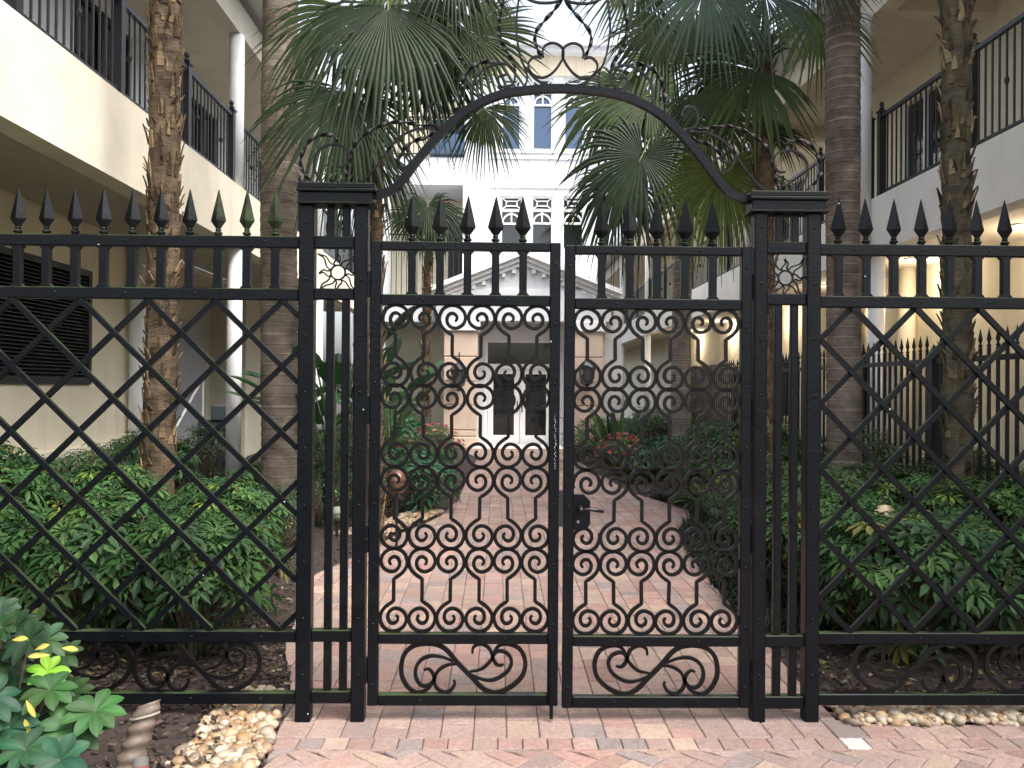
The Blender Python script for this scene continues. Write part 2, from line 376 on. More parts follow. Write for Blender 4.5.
# bark chips
CHIP = mat("bark_chip", (0,0,0), .9, tint=True, var=.3, vscale=30)
m = MB()
for i in range(12000):
    y = random.uniform(3.1, 5.4) if i < 10000 else random.uniform(5.2, 9)
    if i % 3 == 2: x = Rx(max(y,4.1))+random.uniform(0, 2.5)**1.2; y = max(y, 4.05)
    else: x = Lx(y)-random.uniform(.0, 2.2)
    l = random.uniform(.005,.019); wd = l*random.uniform(.25,.6); a = random.uniform(0, math.pi); t = random.uniform(-.35,.35)
    z = .06+random.uniform(-.03,.025) if abs(x-Lx(y)) > .2 else .04
    ca, sa = math.cos(a), math.sin(a)
    q = [(x+ca*l*u-sa*wd*v, y+sa*l*u+ca*wd*v, z+t*l*u+.003*v) for u, v in ((-1,-.7),(1,-1),(.8,1),(-1,.6))]
    k = random.random(); c = (.030,.019,.015) if k < .6 else (.065,.042,.032) if k < .96 else (.20,.15,.11)
    m.add(q+[(p[0], p[1], p[2]-.006) for p in q], [(0,1,2,3),(0,4,5,1),(1,5,6,2),(2,6,7,3),(3,7,4,0)], c)
tag(m.build("bark_mulch", CHIP), "loose dark brown bark chips scattered over the beds", "mulch", kind="stuff")

# river pebbles
PEB = mat("river_pebble", (0,0,0), .55, tint=True, var=.18, vscale=25, bump=.1, bscale=40)
def ico():
    t = (1+5**.5)/2; v = [(-1,t,0),(1,t,0),(-1,-t,0),(1,-t,0),(0,-1,t),(0,1,t),(0,-1,-t),(0,1,-t),(t,0,-1),(t,0,1),(-t,0,-1),(-t,0,1)]
    f = [(0,11,5),(0,5,1),(0,1,7),(0,7,10),(0,10,11),(1,5,9),(5,11,4),(11,10,2),(10,7,6),(7,1,8),(3,9,4),(3,4,2),(3,2,6),(3,6,8),(3,8,9),(4,9,5),(2,4,11),(6,2,10),(8,6,7),(9,8,1)]
    v = [Vector(q).normalized() for q in v]; nf = []; cache = {}
    def mid(a, b):
        k = (min(a,b), max(a,b))
        if k not in cache: v.append((v[a]+v[b]).normalized()); cache[k] = len(v)-1
        return cache[k]
    for a, b, c in f:
        x, y, z = mid(a,b), mid(b,c), mid(c,a); nf += [(a,x,z),(b,y,x),(c,z,y),(x,y,z)]
    return v, nf
IV, IF = ico()
def pebbles(name, area, n, label, rmin=.014, rmax=.034, zb=.03):
    m = MB(); m.smooth = True
    for i in range(n):
        x, y = area()
        r = rmin+(rmax-rmin)*random.random()**2.0; sc = Vector((r*random.uniform(.8,1.4), r*random.uniform(.7,1.1), r*random.uniform(.5,.85)))
        rt = Matrix.Rotation(random.uniform(0,6.28),3,'Z') @ Matrix.Rotation(random.uniform(-.4,.4),3,'X')
        c = random.choice([(.55,.42,.27),(.62,.52,.38),(.50,.34,.20),(.66,.60,.50),(.42,.30,.20),(.58,.50,.42),(.32,.27,.24),(.70,.66,.60)])
        off = Vector((random.uniform(0,9),)*3); z = zb+random.uniform(0,.03)
        c = (c[0]*.52, c[1]*.475, c[2]*.41)
        m.add([rt @ Vector((a.x*sc.x, a.y*sc.y, a.z*sc.z))*(1+.18*noise.noise(a*1.3+off))+Vector((x,y,z)) for a in IV], IF, c)
    return tag(m.build(name, PEB), label, "gravel", kind="stuff")
def aR():
    return random.uniform(1.66, 6), random.uniform(3.735, 4.06)
pebbles("river_gravel", aR, 3400, "tan and cream river pebbles in a strip below the right fence", zb=.025)
def aL():
    y = random.uniform(3.1, 4.12); t = random.random()
    return Lx(y)-.015-t*(.36-.10*(y-3.4)), y
pebbles("river_gravel", aL, 900, "tan and cream river pebbles between mulch and pavers left of the gate")
def aM():
    t = random.random(); y = 8.35+t*1.6
    return Lx(y)-random.uniform(.03,.6)*(1-.4*t), y
pebbles("river_gravel", aM, 420, "pale gravel edging the left bed beyond the gate", .02, .045, .05)

# ================================================================== buildings
def wall_holes(mb, ax, x0, x1, z0, z1, holes, p, th, col=None):
    # wall in plane ax ('y': x runs, fixed y=p..p+th ; 'x': y runs, fixed x=p..p+th) with rectangular holes (a0,a1,z0,z1)
    xs = sorted({x0, x1, *[h[0] for h in holes], *[h[1] for h in holes]}); zs = sorted({z0, z1, *[h[2] for h in holes], *[h[3] for h in holes]})
    xs = [a for a in xs if x0 <= a <= x1]; zs = [a for a in zs if z0 <= a <= z1]
    # merge per column
    for a, b_ in zip(xs, xs[1:]):
        run = None
        for c, e in zip(zs, zs[1:]):
            mx, mz = (a+b_)/2, (c+e)/2
            solid = not any(h[0] < mx < h[1] and h[2] < mz < h[3] for h in holes)
            if solid: run = [run[0], e] if run else [c, e]
            if (not solid or e == zs[-1]) and run:
                if ax == 'y': mb.box(a, b_, p, p+th, run[0], run[1], col)
                else: mb.box(p, p+th, a, b_, run[0], run[1], col)
                run = None
def column(parent, x, y, r, z0, z1, m, name="column"):
    c = MB(); c.smooth = False
    c.lathe([(r,0),(r,z1-z0)], x, y, z0, 20)
    o = c.build(name, m, parent)
    for p in o.data.polygons: p.use_smooth = len(p.vertices) == 4
    return o
# ---------- left apartment building
LB = empty("apartment_building", (-4.0, 3, 0), "cream two storey apartment building with white columns on the left of the court", "building")
LX = -3.75; LW = -5.4; LZ0, LZ1 = 3.62, 4.49
b = MB(); b.box(LX-.25, LX, .5, 22.6, LZ0, LZ1)
b.build("balcony_fascia", CREAM, LB)
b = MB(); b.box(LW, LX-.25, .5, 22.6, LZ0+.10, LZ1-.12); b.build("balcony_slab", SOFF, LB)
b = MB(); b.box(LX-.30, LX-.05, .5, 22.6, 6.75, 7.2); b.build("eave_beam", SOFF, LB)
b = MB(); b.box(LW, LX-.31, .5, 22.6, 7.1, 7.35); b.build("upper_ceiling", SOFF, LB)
b = MB(); b.box(-9.5, LX+.4, .5, 22.6, 7.36, 7.7); b.build("roof", WHITE, LB)
# upper wall with openings
UPR = [(4.2,5.6),(7.0,8.3),(10.2,11.8),(14,15.4),(18,19.4)]
b = MB(); wall_holes(b, 'x', .5, 22.6, LZ1-.12, 7.1, [(a, c, 4.9, 6.7) for a, c in UPR], LW-.2, .2); b.build("upper_wall", WHITE, LB)
for a, c in UPR:
    m = MB(); m.box(LW-.12, LW-.10, a, c, 4.9, 6.7); f = m.build("window", GLASSD, LB)
    q = MB()
    for yy in (a, (a+c)/2-.03, c-.06): q.box(LW-.09, LW-.03, yy, yy+.06, 4.9, 6.7)
    for zz in (4.9, 6.64): q.box(LW-.09, LW-.035, a+.06, c-.06, zz, zz+.06)
    q.build("frame", SHUT, f)
# ground floor wall with shutter; the wall steps back for the stair alcove
SH0, SH1 = 4.5, 5.4*800/(498-93)
ZS0, ZS1 = 1.61, 3.10
b = MB(); wall_holes(b, 'x', .5, 13.2, 0, LZ0+.1, [(SH0, SH1, ZS0, ZS1)], LW-.25, .25); b.build("ground_wall", CREAMW, LB)
b = MB(); b.box(LW-.01, LW+.06, .5, 13.2, .62, .80); b.build("base_moulding", CREAM, LB)
sh = MB()
for yy in [SH0, (SH0+SH1)/2-.04, SH1-.08]: sh.box(LW-.08, LW+.03, yy, yy+.08, ZS0, ZS1)
sh.box(LW-.08, LW+.029, SH0+.08, SH1-.08, ZS0, ZS0+.08); sh.box(LW-.08, LW+.029, SH0+.08, SH1-.08, ZS1-.08, ZS1)
sh.box(LW-.12, LW-.09, SH0, SH1, ZS0, ZS1); sh = sh.build("window_shutter", SHUT, LB)
sl_ = MB(); n = 30
for i in range(n):
    z = ZS0+.08+(ZS1-ZS0-.16)*i/n
    sl_.add([(LW-.07,SH0+.08,z+.045),(LW+.012,SH0+.08,z),(LW+.012,SH1-.08,z),(LW-.07,SH1-.08,z+.045),(LW-.07,SH0+.08,z+.055),(LW+.012,SH0+.08,z+.01),(LW+.012,SH1-.08,z+.01),(LW-.07,SH1-.08,z+.055)], [(0,1,2,3),(7,6,5,4),(1,5,6,2)])
sl_.build("louvre", SHUT, sh)
b = MB(); b.box(LW-.9, LW-.75, 13.2, 22.6, 0, LZ0+.1); b.box(LW-.75, LW, 13.2, 13.35, 0, LZ0+.1); b.box(LW-.75, LW, 17.2, 17.35, 0, LZ0+.1)
b.box(LW-.25, LW-.1, 17.35, 22.6, 0, LZ0+.1); b.build("alcove_wall", OLIVE, LB)
b = MB(); b.box(LW-.74, LW-.70, 13.9, 16.8, .1, 2.9); b.build("service_door", mat("grey_door", (.34,.36,.39), .5, var=.1), LB)
b = MB(); b.sweep([(LW+.05,12.6,.35),(LW+.05,14.6,1.75)], .045, .045, n=8); b.sweep([(LW+.05,12.6,0),(LW+.05,12.6,.36)], .04, .04, n=8); b.sweep([(LW+.05,14.6,0),(LW+.05,14.6,1.76)], .04, .04, n=8); b.build("handrail", WHITEP, LB)
b = MB(); b.box(LW-.9, LW-.01, 13.36, 22.6, LZ0-.0, LZ0+.1); b.build("alcove_ceiling", CREAMW, LB)
column(LB, -3.872, 11.8, .108, 0, LZ0, WHITEP); column(LB, -3.872, 11.8, .108, LZ1, 6.75, WHITEP)
column(LB, LW+.15, 11.75, .12, 0, LZ0+.1, WHITEP, "pilaster")
for y in (17.2, 22): column(LB, -3.872, y, .11, 0, LZ0, WHITEP); column(LB, -3.872, y, .11, LZ1, 6.75, WHITEP)
# ---------- right apartment building
RX = 5.3; RW = 7.1; RZ0, RZ1 = 3.56, 4.33
RB = empty("apartment_building", (5.3, 3, 0), "cream and white apartment building with lit ground floor on the right of the court", "building")
b = MB(); b.box(RX, RX+.25, .5, 46, RZ0, RZ1); b.build("balcony_fascia", FASR, RB)
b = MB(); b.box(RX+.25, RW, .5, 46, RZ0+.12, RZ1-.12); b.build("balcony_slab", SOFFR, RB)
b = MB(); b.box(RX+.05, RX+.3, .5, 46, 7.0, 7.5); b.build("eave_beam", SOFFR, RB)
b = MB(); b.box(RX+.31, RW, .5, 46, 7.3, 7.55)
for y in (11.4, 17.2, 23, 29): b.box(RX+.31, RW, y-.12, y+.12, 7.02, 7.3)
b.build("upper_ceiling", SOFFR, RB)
b = MB(); b.box(RX-.4, 11, .5, 46, 7.56, 7.9); b.build("roof", WHITE, RB)
UR = [(5.2,6.6),(8.2,9.4),(12.6,14.0),(18.6,20)]
b = MB(); wall_holes(b, 'x', .5, 46, RZ1-.12, 7.3, [(a, c, 4.6, 6.6) for a, c in UR], RW, .2); b.build("upper_wall", CREAMW, RB)
for a, c in UR:
    m = MB(); m.box(RW+.10, RW+.12, a, c, 4.6, 6.6); f = m.build("window", GLASSD, RB)
    q = MB()
    for yy in (a, (a+c)/2-.03, c-.06): q.box(RW+.03, RW+.09, yy, yy+.06, 4.6, 6.6)
    q.build("frame", WHITEP, f)
GRW = [(6.0,8.0),(8.75,10.4),(14.5,15.8),(19.0,21.0)]
b = MB(); wall_holes(b, 'x', .5, 46, 0, RZ0+.12, [(a, c, .95, 2.35) for a, c in GRW], RW, .25); b.build("ground_wall", CREAMW, RB)
for a, c in GRW:
    m = MB(); m.box(RW+.16, RW+.18, a, c, .95, 2.35); f = m.build("window", GLASSD, RB)
    q = MB()
    for yy in (a, (a+c)/2-.025, c-.05): q.box(RW+.08, RW+.15, yy, yy+.05, .95, 2.35)
    for zz in (.95, 2.30): q.box(RW+.08, RW+.148, a+.05, c-.05, zz, zz+.05)
    q.build("frame", SHUT, f)
    q = MB(); q.bbox(RW-.10, RW+.10, a-.1, c+.1, .80, .945, .03); q.build("sill", PEACH, RB)
for y in (11.4, 17.2, 23, 29, 35):
    column(RB, RX+.13, y, .115, 0, RZ0, WHITEP)
    column(RB, RX-.08 if y == 11.4 else RX+.13, y, .115, RZ1 if y != 11.4 else RZ0, 7.0, WHITEP)
column(RB, RX+1.0, 9.1, .13, RZ1-.12, 7.3, CREAM, "pilaster")
for y in (13.5, 15.6): column(RB, RW-.15, y, .14, 0, RZ0+.12, CREAM, "pilaster")
# recessed soffit lights; point lamps added below them stand in for sunlit wall patches
LAMP = emit("lamp_glow", (1,.82,.58), 6)
for i, y in enumerate((7.2, 9.8, 12.4, 15.6, 19.2, 24.0, 28.0)):
    m = MB(); m.lathe([(.09,0),(.09,.02)], 6.45, y, RZ0+.10, 16); r_ = m.build("downlight", WHITEP, RB)
    m = MB(); m.lathe([(.055,0),(.055,.01)], 6.45, y, RZ0+.095, 12); m.build("bulb", LAMP, r_)
    if y > 8:
        ld = bpy.data.lights.new("sun_patch_lamp", 'POINT'); lo = bpy.data.objects.new("sun_patch_lamp", ld); C.objects.link(lo)
        ld.energy = 16; ld.color = (1, .85, .66); ld.shadow_soft_size = .08; lo.location = (6.75, y, RZ0-.25)

# ---------- railings
def finial(mb, x, y, z):
    mb.lathe([(.018,0),(.018,.02),(.038,.03),(.038,.045),(.015,.055),(.028,.075),(.034,.095),(.028,.115),(.010,.135)], x, y, z, 8)
def balc_rail(x, y0, y1, z, h, posts, label, step=.125, knots=True, name="balcony_railing"):
    r = empty(name, (x, y0, z), label, "railing", "balcony railings of the court")
    m = MB(); m.box(x-.028, x+.028, y0, y1, z+h-.02, z+h+.03); m.build("handrail", IRON2, r)
    m = MB(); m.box(x-.018, x+.018, y0, y1, z+.07, z+.10); m.build("bottom_rail", IRON2, r)
    bal = MB(); bal.box(-.009, .009, -.009, .009, .10, h-.02); bm_ = bal.mesh("baluster", IRON2)
    kn = MB(); kn.box(-.009, .009, -.009, .009, .10, h-.02); kn.lathe([(.01,-.05),(.026,-.02),(.03,0),(.026,.02),(.01,.05)], 0, 0, h*.52, 6); km = kn.mesh("baluster", IRON2)
    pst = MB(); pst.box(-.045, .045, -.045, .045, -.05, h+.06); pst.box(-.058, .058, -.058, .058, h+.06, h+.085); finial(pst, 0, 0, h+.085); pmn = pst.mesh("post", IRON2)
    for y in posts: inst("post", pmn, r, (x, y, z))
    y = y0+step; n = 0
    while y < y1-.03:
        if all(abs(y-p) > .07 for p in posts):
            n += 1
            inst("baluster", km if (knots and n % 7 == 4) else bm_, r, (x, y, z))
        y += step
    return r
lp = 11.86
balc_rail(-3.86, 4.0, 11.62, LZ1, 1.0, [4.65, 6.4, 8.15, 9.9, 11.55], "black balcony railing with knobbed posts above the left cream fascia, nearest run")
balc_rail(-3.86, 12.0, 22.4, LZ1, 1.0, [13.7, 15.5, 17.3, 19.1, 20.9, 22.4], "black balcony railing on the left balcony beyond the white column")
balc_rail(5.42, 5.2, 11.28, RZ1, 1.16, [7.0, 9.05, 11.25], "black balcony railing nearest the camera on the right balcony")
balc_rail(5.42, 11.55, 22.8, RZ1, 1.16, [11.6, 13.4, 15.2, 17.0, 18.8, 20.6, 22.4], "black balcony railing on the right balcony beyond the white column")
balc_rail(5.42, 23.3, 34.5, RZ1, 1.16, [23.4, 26, 28.6, 31.2, 33.8], "farthest black balcony railing on the right, glimpsed between two gate bars", .16)

# ---------- centre building
CB = empty("clubhouse_building", (.3, 24, 0), "white three storey building with arched windows at the end of the paved path", "building")
def W(x0, x1, y0, y1, Y): a, c = P(x0, y1, Y), P(x1, y0, Y); return a.x, c.x, a.z, c.z
YF = 24.0
holes = []
wins = [(501,521.5,92,150,1),(532,553.5,92,150,1),(563.5,585,92,150,1),(500,523,197,250,2),(531,553.5,197,250,2),(562,584.5,197,250,2)]
for x0, x1, y0, y1, k in wins:
    a = W(x0, x1, 78 if k == 1 else 196, y1, YF); holes.append(a)
XL, XR = P(474, 300, YF).x, P(605, 200, YF).x
ZT = P(550, 52, YF).z
b = MB(); wall_holes(b, 'y', XL, XR, 0, ZT, holes, YF, .35); b.box(XR-.35, XR, YF+.35, YF+9, 0, ZT)
b.build("wall", WHITE, CB)
b = MB(); a = W(XL, XR, 37, 52, YF); b.box(XL-.3, XR+.4, YF-.45, YF+9, P(550,50,YF-.45).z, P(550,44,YF-.45).z); b.box(XL-.4, XR+.5, YF-.6, YF+9, P(550,44,YF-.6).z, P(550,37,YF-.6).z); b.build("cornice", WHITE, CB)
b = MB(); a = W(500, 600, 152, 190, YF)     # raised trim lines between the storeys
for y in (152, 158, 187): zz = P(540, y, YF).z; b.box(XL+.45, XR-.1, YF-.05, YF-.002, zz-.04, zz+.04)
b.build("belt_course", WHITEP, CB)
b = MB(); b.box(XL+.02, XR-.02, YF-.03, YF-.004, P(540,76,YF).z, P(540,53,YF).z); b.build("warm_bounce_band", stucco("warm_bounce_cream", (.80,.70,.54), .04), CB)  # wall band under the cornice, warm reflected light painted in as cream
for (x0, x1, y0, y1, k), h in zip(wins, holes):
    hx0, hx1, hz0, hz1 = h
    m = MB(); m.box(hx0, hx1, YF+.16, YF+.18, hz0, hz1); f = m.build("window", GLASSB if k == 1 else GLASSD, CB)
    fr = MB(); fw = .055; Yf0, Yf1 = YF+.06, YF+.15
    fr.box(hx0, hx0+fw, Yf0, Yf1, hz0, hz1); fr.box(hx1-fw, hx1, Yf0, Yf1, hz0, hz1)
    fr.box(hx0+fw, hx1-fw, Yf0, Yf1-.002, hz0, hz0+fw); fr.box(hx0+fw, hx1-fw, Yf0, Yf1-.002, hz1-fw, hz1)
    cx = (hx0+hx1)/2; rr = (hx1-hx0)/2-fw
    zt = hz1-.42            # transom bottom
    fr.box(hx0+fw, hx1-fw, Yf0+.003, Yf1-.003, zt-.04, zt+.04)
    za = zt-.04-rr-.05; fr.box(hx0+fw, hx1-fw, Yf0+.003, Yf1-.003, za-.05, za)
    arc = [(cx+(rr-.02)*math.cos(t), Yf0+.04, za+(rr-.02)*math.sin(t)) for t in [math.pi*i/14 for i in range(15)]]
    fr.sweep(arc, .045, .07); fr.box(cx-.02, cx+.02, Yf0+.005, Yf1-.005, za, zt-.04)
    # transom light: small inner frame with diagonal bars
    tx0, tx1, tz0, tz1 = hx0+fw, hx1-fw, zt+.04, hz1-fw; dx, dz = (tx1-tx0)*.22, (tz1-tz0)*.28
    for s_ in (((tx0,tz0),(tx0+dx,tz0+dz)),((tx1,tz0),(tx1-dx,tz0+dz)),((tx0,tz1),(tx0+dx,tz1-dz)),((tx1,tz1),(tx1-dx,tz1-dz)),
               ((tx0+dx,tz0+dz),(tx1-dx,tz0+dz)),((tx0+dx,tz1-dz),(tx1-dx,tz1-dz)),((tx0+dx,tz0+dz),(tx0+dx,tz1-dz)),((tx1-dx,tz0+dz),(tx1-dx,tz1-dz))):
        fr.sweep([(s_[0][0],Yf0+.03,s_[0][1]),(s_[1][0],Yf0+.03,s_[1][1])], .028, .05)
    fr.build("frame", WHITEP, f)
# left bay with two recessed galleries
YB = 23.2; BX0, BX1 = P(352,300,YB).x, P(474,300,YB).x
hb = [W(391,465,108,157,YB), W(389,463,185,302,YB), W(383,446,322,460,YB)]
hb[2] = (hb[2][0], hb[2][1], 0, hb[2][3]); hb[0] = (hb[0][0], hb[0][1], hb[0][2], hb[0][3]+.4)
b = MB(); wall_holes(b, 'y', BX0, BX1, 0, P(430,60,YB).z, hb, YB, .3); b.box(BX1-.3, BX1, YB+.3, YF-.003, 0, P(430,60,YB).z)
b.build("gallery_wall", WHITE, CB)
b = MB(); b.box(BX0, BX1-.31, YB+1.9, YB+2.1, 0, hb[0][3]+.5); b.build("gallery_back_wall", CREAMW, CB)
for z in (hb[2][3]+.02, hb[1][3]+.02):
    b = MB(); b.box(BX0+.01, BX1-.32, YB+.31, YB+1.89, z, z+.2); b.build("gallery_slab", WHITE, CB)
b = MB(); a = W(448,457,222,320,YB+1.9); b.box(a[0], a[1]+.25, YB+1.84, YB+1.89, hb[2][3]+.22, a[3]); b.build("gallery_door", SHUT, CB)
b = MB(); a = W(430,470,115,158,YB+1.9); b.box(a[0], a[1], YB+1.84, YB+1.89, hb[1][3]+.25, hb[1][3]+2.5); b.build("gallery_window", GLASSB, CB)
def front_rail(x0, x1, y, z, h, label):
    r = empty("balcony_railing", (x0, y, z), label, "railing", "gallery railings of the white building")
    m = MB(); m.box(x0, x1, y-.02, y+.02, z+h-.04, z+h); m.build("handrail", IRON2, r)
    m = MB(); m.box(x0, x1, y-.015, y+.015, z+.06, z+.09); m.build("bottom_rail", IRON2, r)
    bal = MB(); bal.box(-.011, .011, -.011, .011, .09, h-.04); me = bal.mesh("baluster", IRON2); x = x0+.06
    while x < x1: inst("baluster", me, r, (x, y, z)); x += .15
zz = P(430,157,YB).z; front_rail(hb[0][0], hb[0][1], YB-.06, zz, 1.15, "black railing of the upper gallery seen under the left of the arch")
front_rail(hb[1][0], hb[1][1], YB-.06, hb[1][2]+.02, 1.95, "tall black railing of the middle gallery behind the left gate leaf")
# exit sign in gallery
ES = empty("exit_sign", P(443,203,YB+1.4), "small red exit sign hanging in the middle gallery", "sign")
p_ = P(443,203,YB+1.4); m = MB(); m.box(p_.x-.17, p_.x+.17, p_.y, p_.y+.05, p_.z-.1, p_.z+.1); m.build("housing", WHITEP, ES)
fc = bpy.data.curves.new("lettering", 'FONT'); fc.body = "EXIT"; fc.size = .19; fc.align_x = 'CENTER'; fc.align_y = 'CENTER'; fc.extrude = .003
fc.materials.append(mat("red_letter", (.6,.03,.03), .5)); ft = bpy.data.objects.new("letter_source", fc); C.objects.link(ft); bpy.context.view_layer.update(); me_ = bpy.data.meshes.new_from_object(ft.evaluated_get(bpy.context.evaluated_depsgraph_get())); bpy.data.objects.remove(ft)
fo = bpy.data.objects.new("lettering", me_); C.objects.link(fo); fo.parent = ES; fo.location = (0,-.006,0); fo.rotation_euler = (R(90),0,0)
# ground floor behind portico
YD = 22.05
b = MB(); a = W(475,622,300,460,YD); dh = W(484,555.5,341,470,YD); b_ = MB(); wall_holes(b_, 'y', a[0]-.3, P(621,380,YD).x, 0, a[3]+.3, [(dh[0], dh[1], 0, dh[3])], YD, .3); b_.build("entrance_wall", WHITE, CB)
dr = empty("x", (0,0,0)); bpy.data.objects.remove(dr)
DX0, DX1, DZ1 = dh[0], dh[1], dh[3]; zt0, zt1 = P(520,364,YD).z, P(520,343,YD).z
m = MB(); fw = .08
m.box(DX0, DX0+fw, YD+.05, YD+.2, 0, DZ1); m.box(DX1-fw, DX1, YD+.05, YD+.2, 0, DZ1); m.box(DX0+fw, DX1-fw, YD+.05, YD+.2, DZ1-.05, DZ1)
m.box(DX0+fw, DX1-fw, YD+.05, YD+.2, zt0-.14, zt0); m.build("door_frame", WHITEP, CB)
m = MB(); m.box(DX0+fw, DX1-fw, YD+.12, YD+.14, zt0, DZ1-.05); m.build("transom_window", GLASSD, CB)
mid = (DX0+DX1)/2
for k, (a0, a1) in enumerate(((DX0+fw+.01, mid-.006), (mid+.006, DX1-fw-.01))):
    zt = zt0-.15; m = MB(); st = .15; pts_ = (YD+.10, YD+.15)
    m.box(a0, a0+st, *pts_, .03, zt); m.box(a1-st, a1, *pts_, .03, zt); m.box(a0+st, a1-st, YD+.101, YD+.149, .03, .30); m.box(a0+st, a1-st, YD+.101, YD+.149, zt-.13, zt)
    d_ = m.build("entrance_door", WHITEP, CB)
    m = MB(); m.box(a0+st, a1-st, YD+.12, YD+.13, .30, zt-.13); m.build("pane", GLASSD, d_)
    hx = a1-.06 if k == 0 else a0+.06
    m = MB(); m.sweep([(hx,YD+.05,.95),(hx,YD+.05,1.25)], .03, .03, n=8); m.box(hx-.01,hx+.01,YD+.05,YD+.10,.97,.99); m.box(hx-.01,hx+.01,YD+.05,YD+.10,1.21,1.23); m.build("handle", IRON2, d_)
# portico
YP = 21.2
for x0, x1 in ((443.5,477),(573.5,602.5)):
    a, c = P(x0,400,YP).x, P(x1,400,YP).x; zt = P(460,331,YP).z; m = MB(); m.box(a+.03, c-.03, YP+.03, YP+.6, 0, zt)
    edges = [.31]
    for yy in (430, 405, 381.5, 356.5): edges.append(P(460, yy, YP).z)
    edges.append(zt-.0)
    m.bbox(a-.05, c+.05, YP-.05, YP+.66, 0, .30, .02)
    for z0, z1 in zip(edges, edges[1:]): m.bbox(a, c, YP, YP+.62, z0+.015, z1-.015, .012)
    m.build("pillar", PEACH, CB)
    m = MB(); m.bbox(a-.07, c+.07, YP-.07, YP+.69, zt, zt+.28, .02); m.build("capital", WHITEP, CB)
ex0, ex1 = P(436,300,YP).x, P(611,300,YP).x; ez0, ez1 = P(520,321,YP).z, P(520,290,YP).z
m = MB(); m.box(ex0, ex1, YP-.02, YP+.62, ez0, ez1); m.box(ex0, ex1, YP+.62, YD-.002, ez1-.12, ez1); m.build("entablature", WHITE, CB)
apx = (ex0+ex1)/2; apz = P(523,252,YP).z; hw = (ex1-ex0)/2+.25; bz = ez1-.02
m = MB()   # tympanum prism
m.add([(apx-hw+.3,YP+.05,ez1),(apx+hw-.3,YP+.05,ez1),(apx,YP+.05,apz-.2),(apx-hw+.3,YF,ez1),(apx+hw-.3,YF,ez1),(apx,YF,apz-.2)], [(0,1,2),(3,5,4),(0,3,4,1)]); m.build("tympanum", WHITE, CB)
for s_ in (-1, 1):
    m = MB(); L = Vector((s_*hw, 0, bz-apz)); 
    for k, (dz0, dz1, yf) in enumerate(((-.34,-.22,-.06),(-.22,-.10,-.15),(-.10,.03,-.25))):
        e = apx+s_*hw; v = [(apx,YP+yf,apz+dz0),(apx,YP+yf,apz+dz1),(e,YP+yf,bz+dz1),(e,YP+yf,bz+dz0)]
        v += [(x,YF,z) for x, y, z in v]; f_ = [(0,1,2,3),(7,6,5,4),(0,4,5,1),(1,5,6,2),(2,6,7,3),(3,7,4,0)]
        m.add(v, [t[::-s_] for t in f_])
    m.build("raking_cornice", WHITEP, CB)
m = MB()   # dentil blocks under the rake
for s_ in (-1,1):
    for i in range(1, 9):
        t = i/9.0; x = apx+s_*hw*t*.93; z = apz+(bz-apz)*t*.93-.41; m = MB(); m.box(x-.05, x+.05, YP-.04, YP+.04, z-.05, z+.06); m.build("dentil", WHITEP, CB)
m = MB(); m.box(P(470,440,YD).x, P(570,440,YD).x, YD-1.3, YD, .0, .05); m.build("door_step", FASR, CB)
# background mass closing the court on the upper right / left
# lanterns
def lantern(px, py, label):
    p = P(px, py, YP-.22); r = empty("wall_lantern", p, label, "lantern", "lanterns on the portico pillars"); x, y, z = p
    m = MB(); m.lathe([(.10,-.32),(.13,-.30),(.21,.06),(.21,.09)], x, y, z, 6); m.build("glass", mat("lantern_glass", (.10,.10,.11), .15, .0), r)
    m = MB(); m.lathe([(.24,.09),(.25,.12),(.12,.26),(.06,.30),(.05,.36),(.02,.38),(.015,.58)], x, y, z, 6); m.build("cap", IRON2, r)
    m = MB(); m.lathe([(.02,-.46),(.05,-.42),(.03,-.38),(.11,-.32)], x, y, z, 6); m.build("base", IRON2, r)
    m = MB()
    for j in range(6): a_ = 2*math.pi*j/6; m.sweep([(x+.13*math.cos(a_),y+.13*math.sin(a_),z-.31),(x+.215*math.cos(a_),y+.215*math.sin(a_),z+.09)], .022, .022)
    m.build("cage", IRON2, r)
    m = MB(); m.sweep([(x,YP+.0,z+.15),(x,YP-.1,z+.45),(x,y,z+.40)], .03, .03); m.build("bracket", IRON2, r)
lantern(459, 374, "black carriage lantern on the left peach portico pillar"); lantern(587, 372, "black carriage lantern on the right peach portico pillar")

# ================================================================== gate and fence (plane Y = 3.8)
G = 3.80
def X(px, py=470): return P(px, py, G).x
def Z(py, px=560): return P(px, py, G).z
def H(*ys): return [Z(y) for y in ys]
K = 1/210.5
RIV = MB(); RIV.lathe([(.0065,0),(.0062,-.002),(.003,-.004)], 0, 0, 0, 8)
RIV.v = [(x, z, y) for x, y, z in RIV.v]; RIVM = RIV.mesh("rivet", IRON, smooth=True)
SP = MB()      # spear head, four sided, on a small neck; height ~0.2
SP.lathe([(.014,-.005),(.014,.006),(.020,.010),(.020,.018),(.012,.022),(.014,.030),(.012,.036)], n=8)
SP.lathe([(.010,.034),(.0375,.072),(.0375,.078),(.002,.222)], n=4, rot=0)
for q in range(len(SP.v)):
    if q >= 56:
        x, y, z = SP.v[q]; SP.v[q] = (x, y*.6, z)
SPM = SP.mesh("spear", IRON)
SPMOSS = SP.mesh("spear", iron_mat("mossy_iron", 1.0))
def rails(parent, x0, x1, ys, th=.052, dp=.038, name="rail", ref=560, rivets=.28):
    for yc in ys:
        z = Z(yc, ref); m = MB(); m.bbox(x0, x1, G-dp/2, G+dp/2, z-th/2, z+th/2, .004); m.build(name, IRON, parent)
        if rivets:
            n = max(1, int((x1-x0)/rivets))
            for i in range(n): inst("rivet", RIVM, parent, (x0+(x1-x0)*(i+.5)/n, G-dp/2, z))
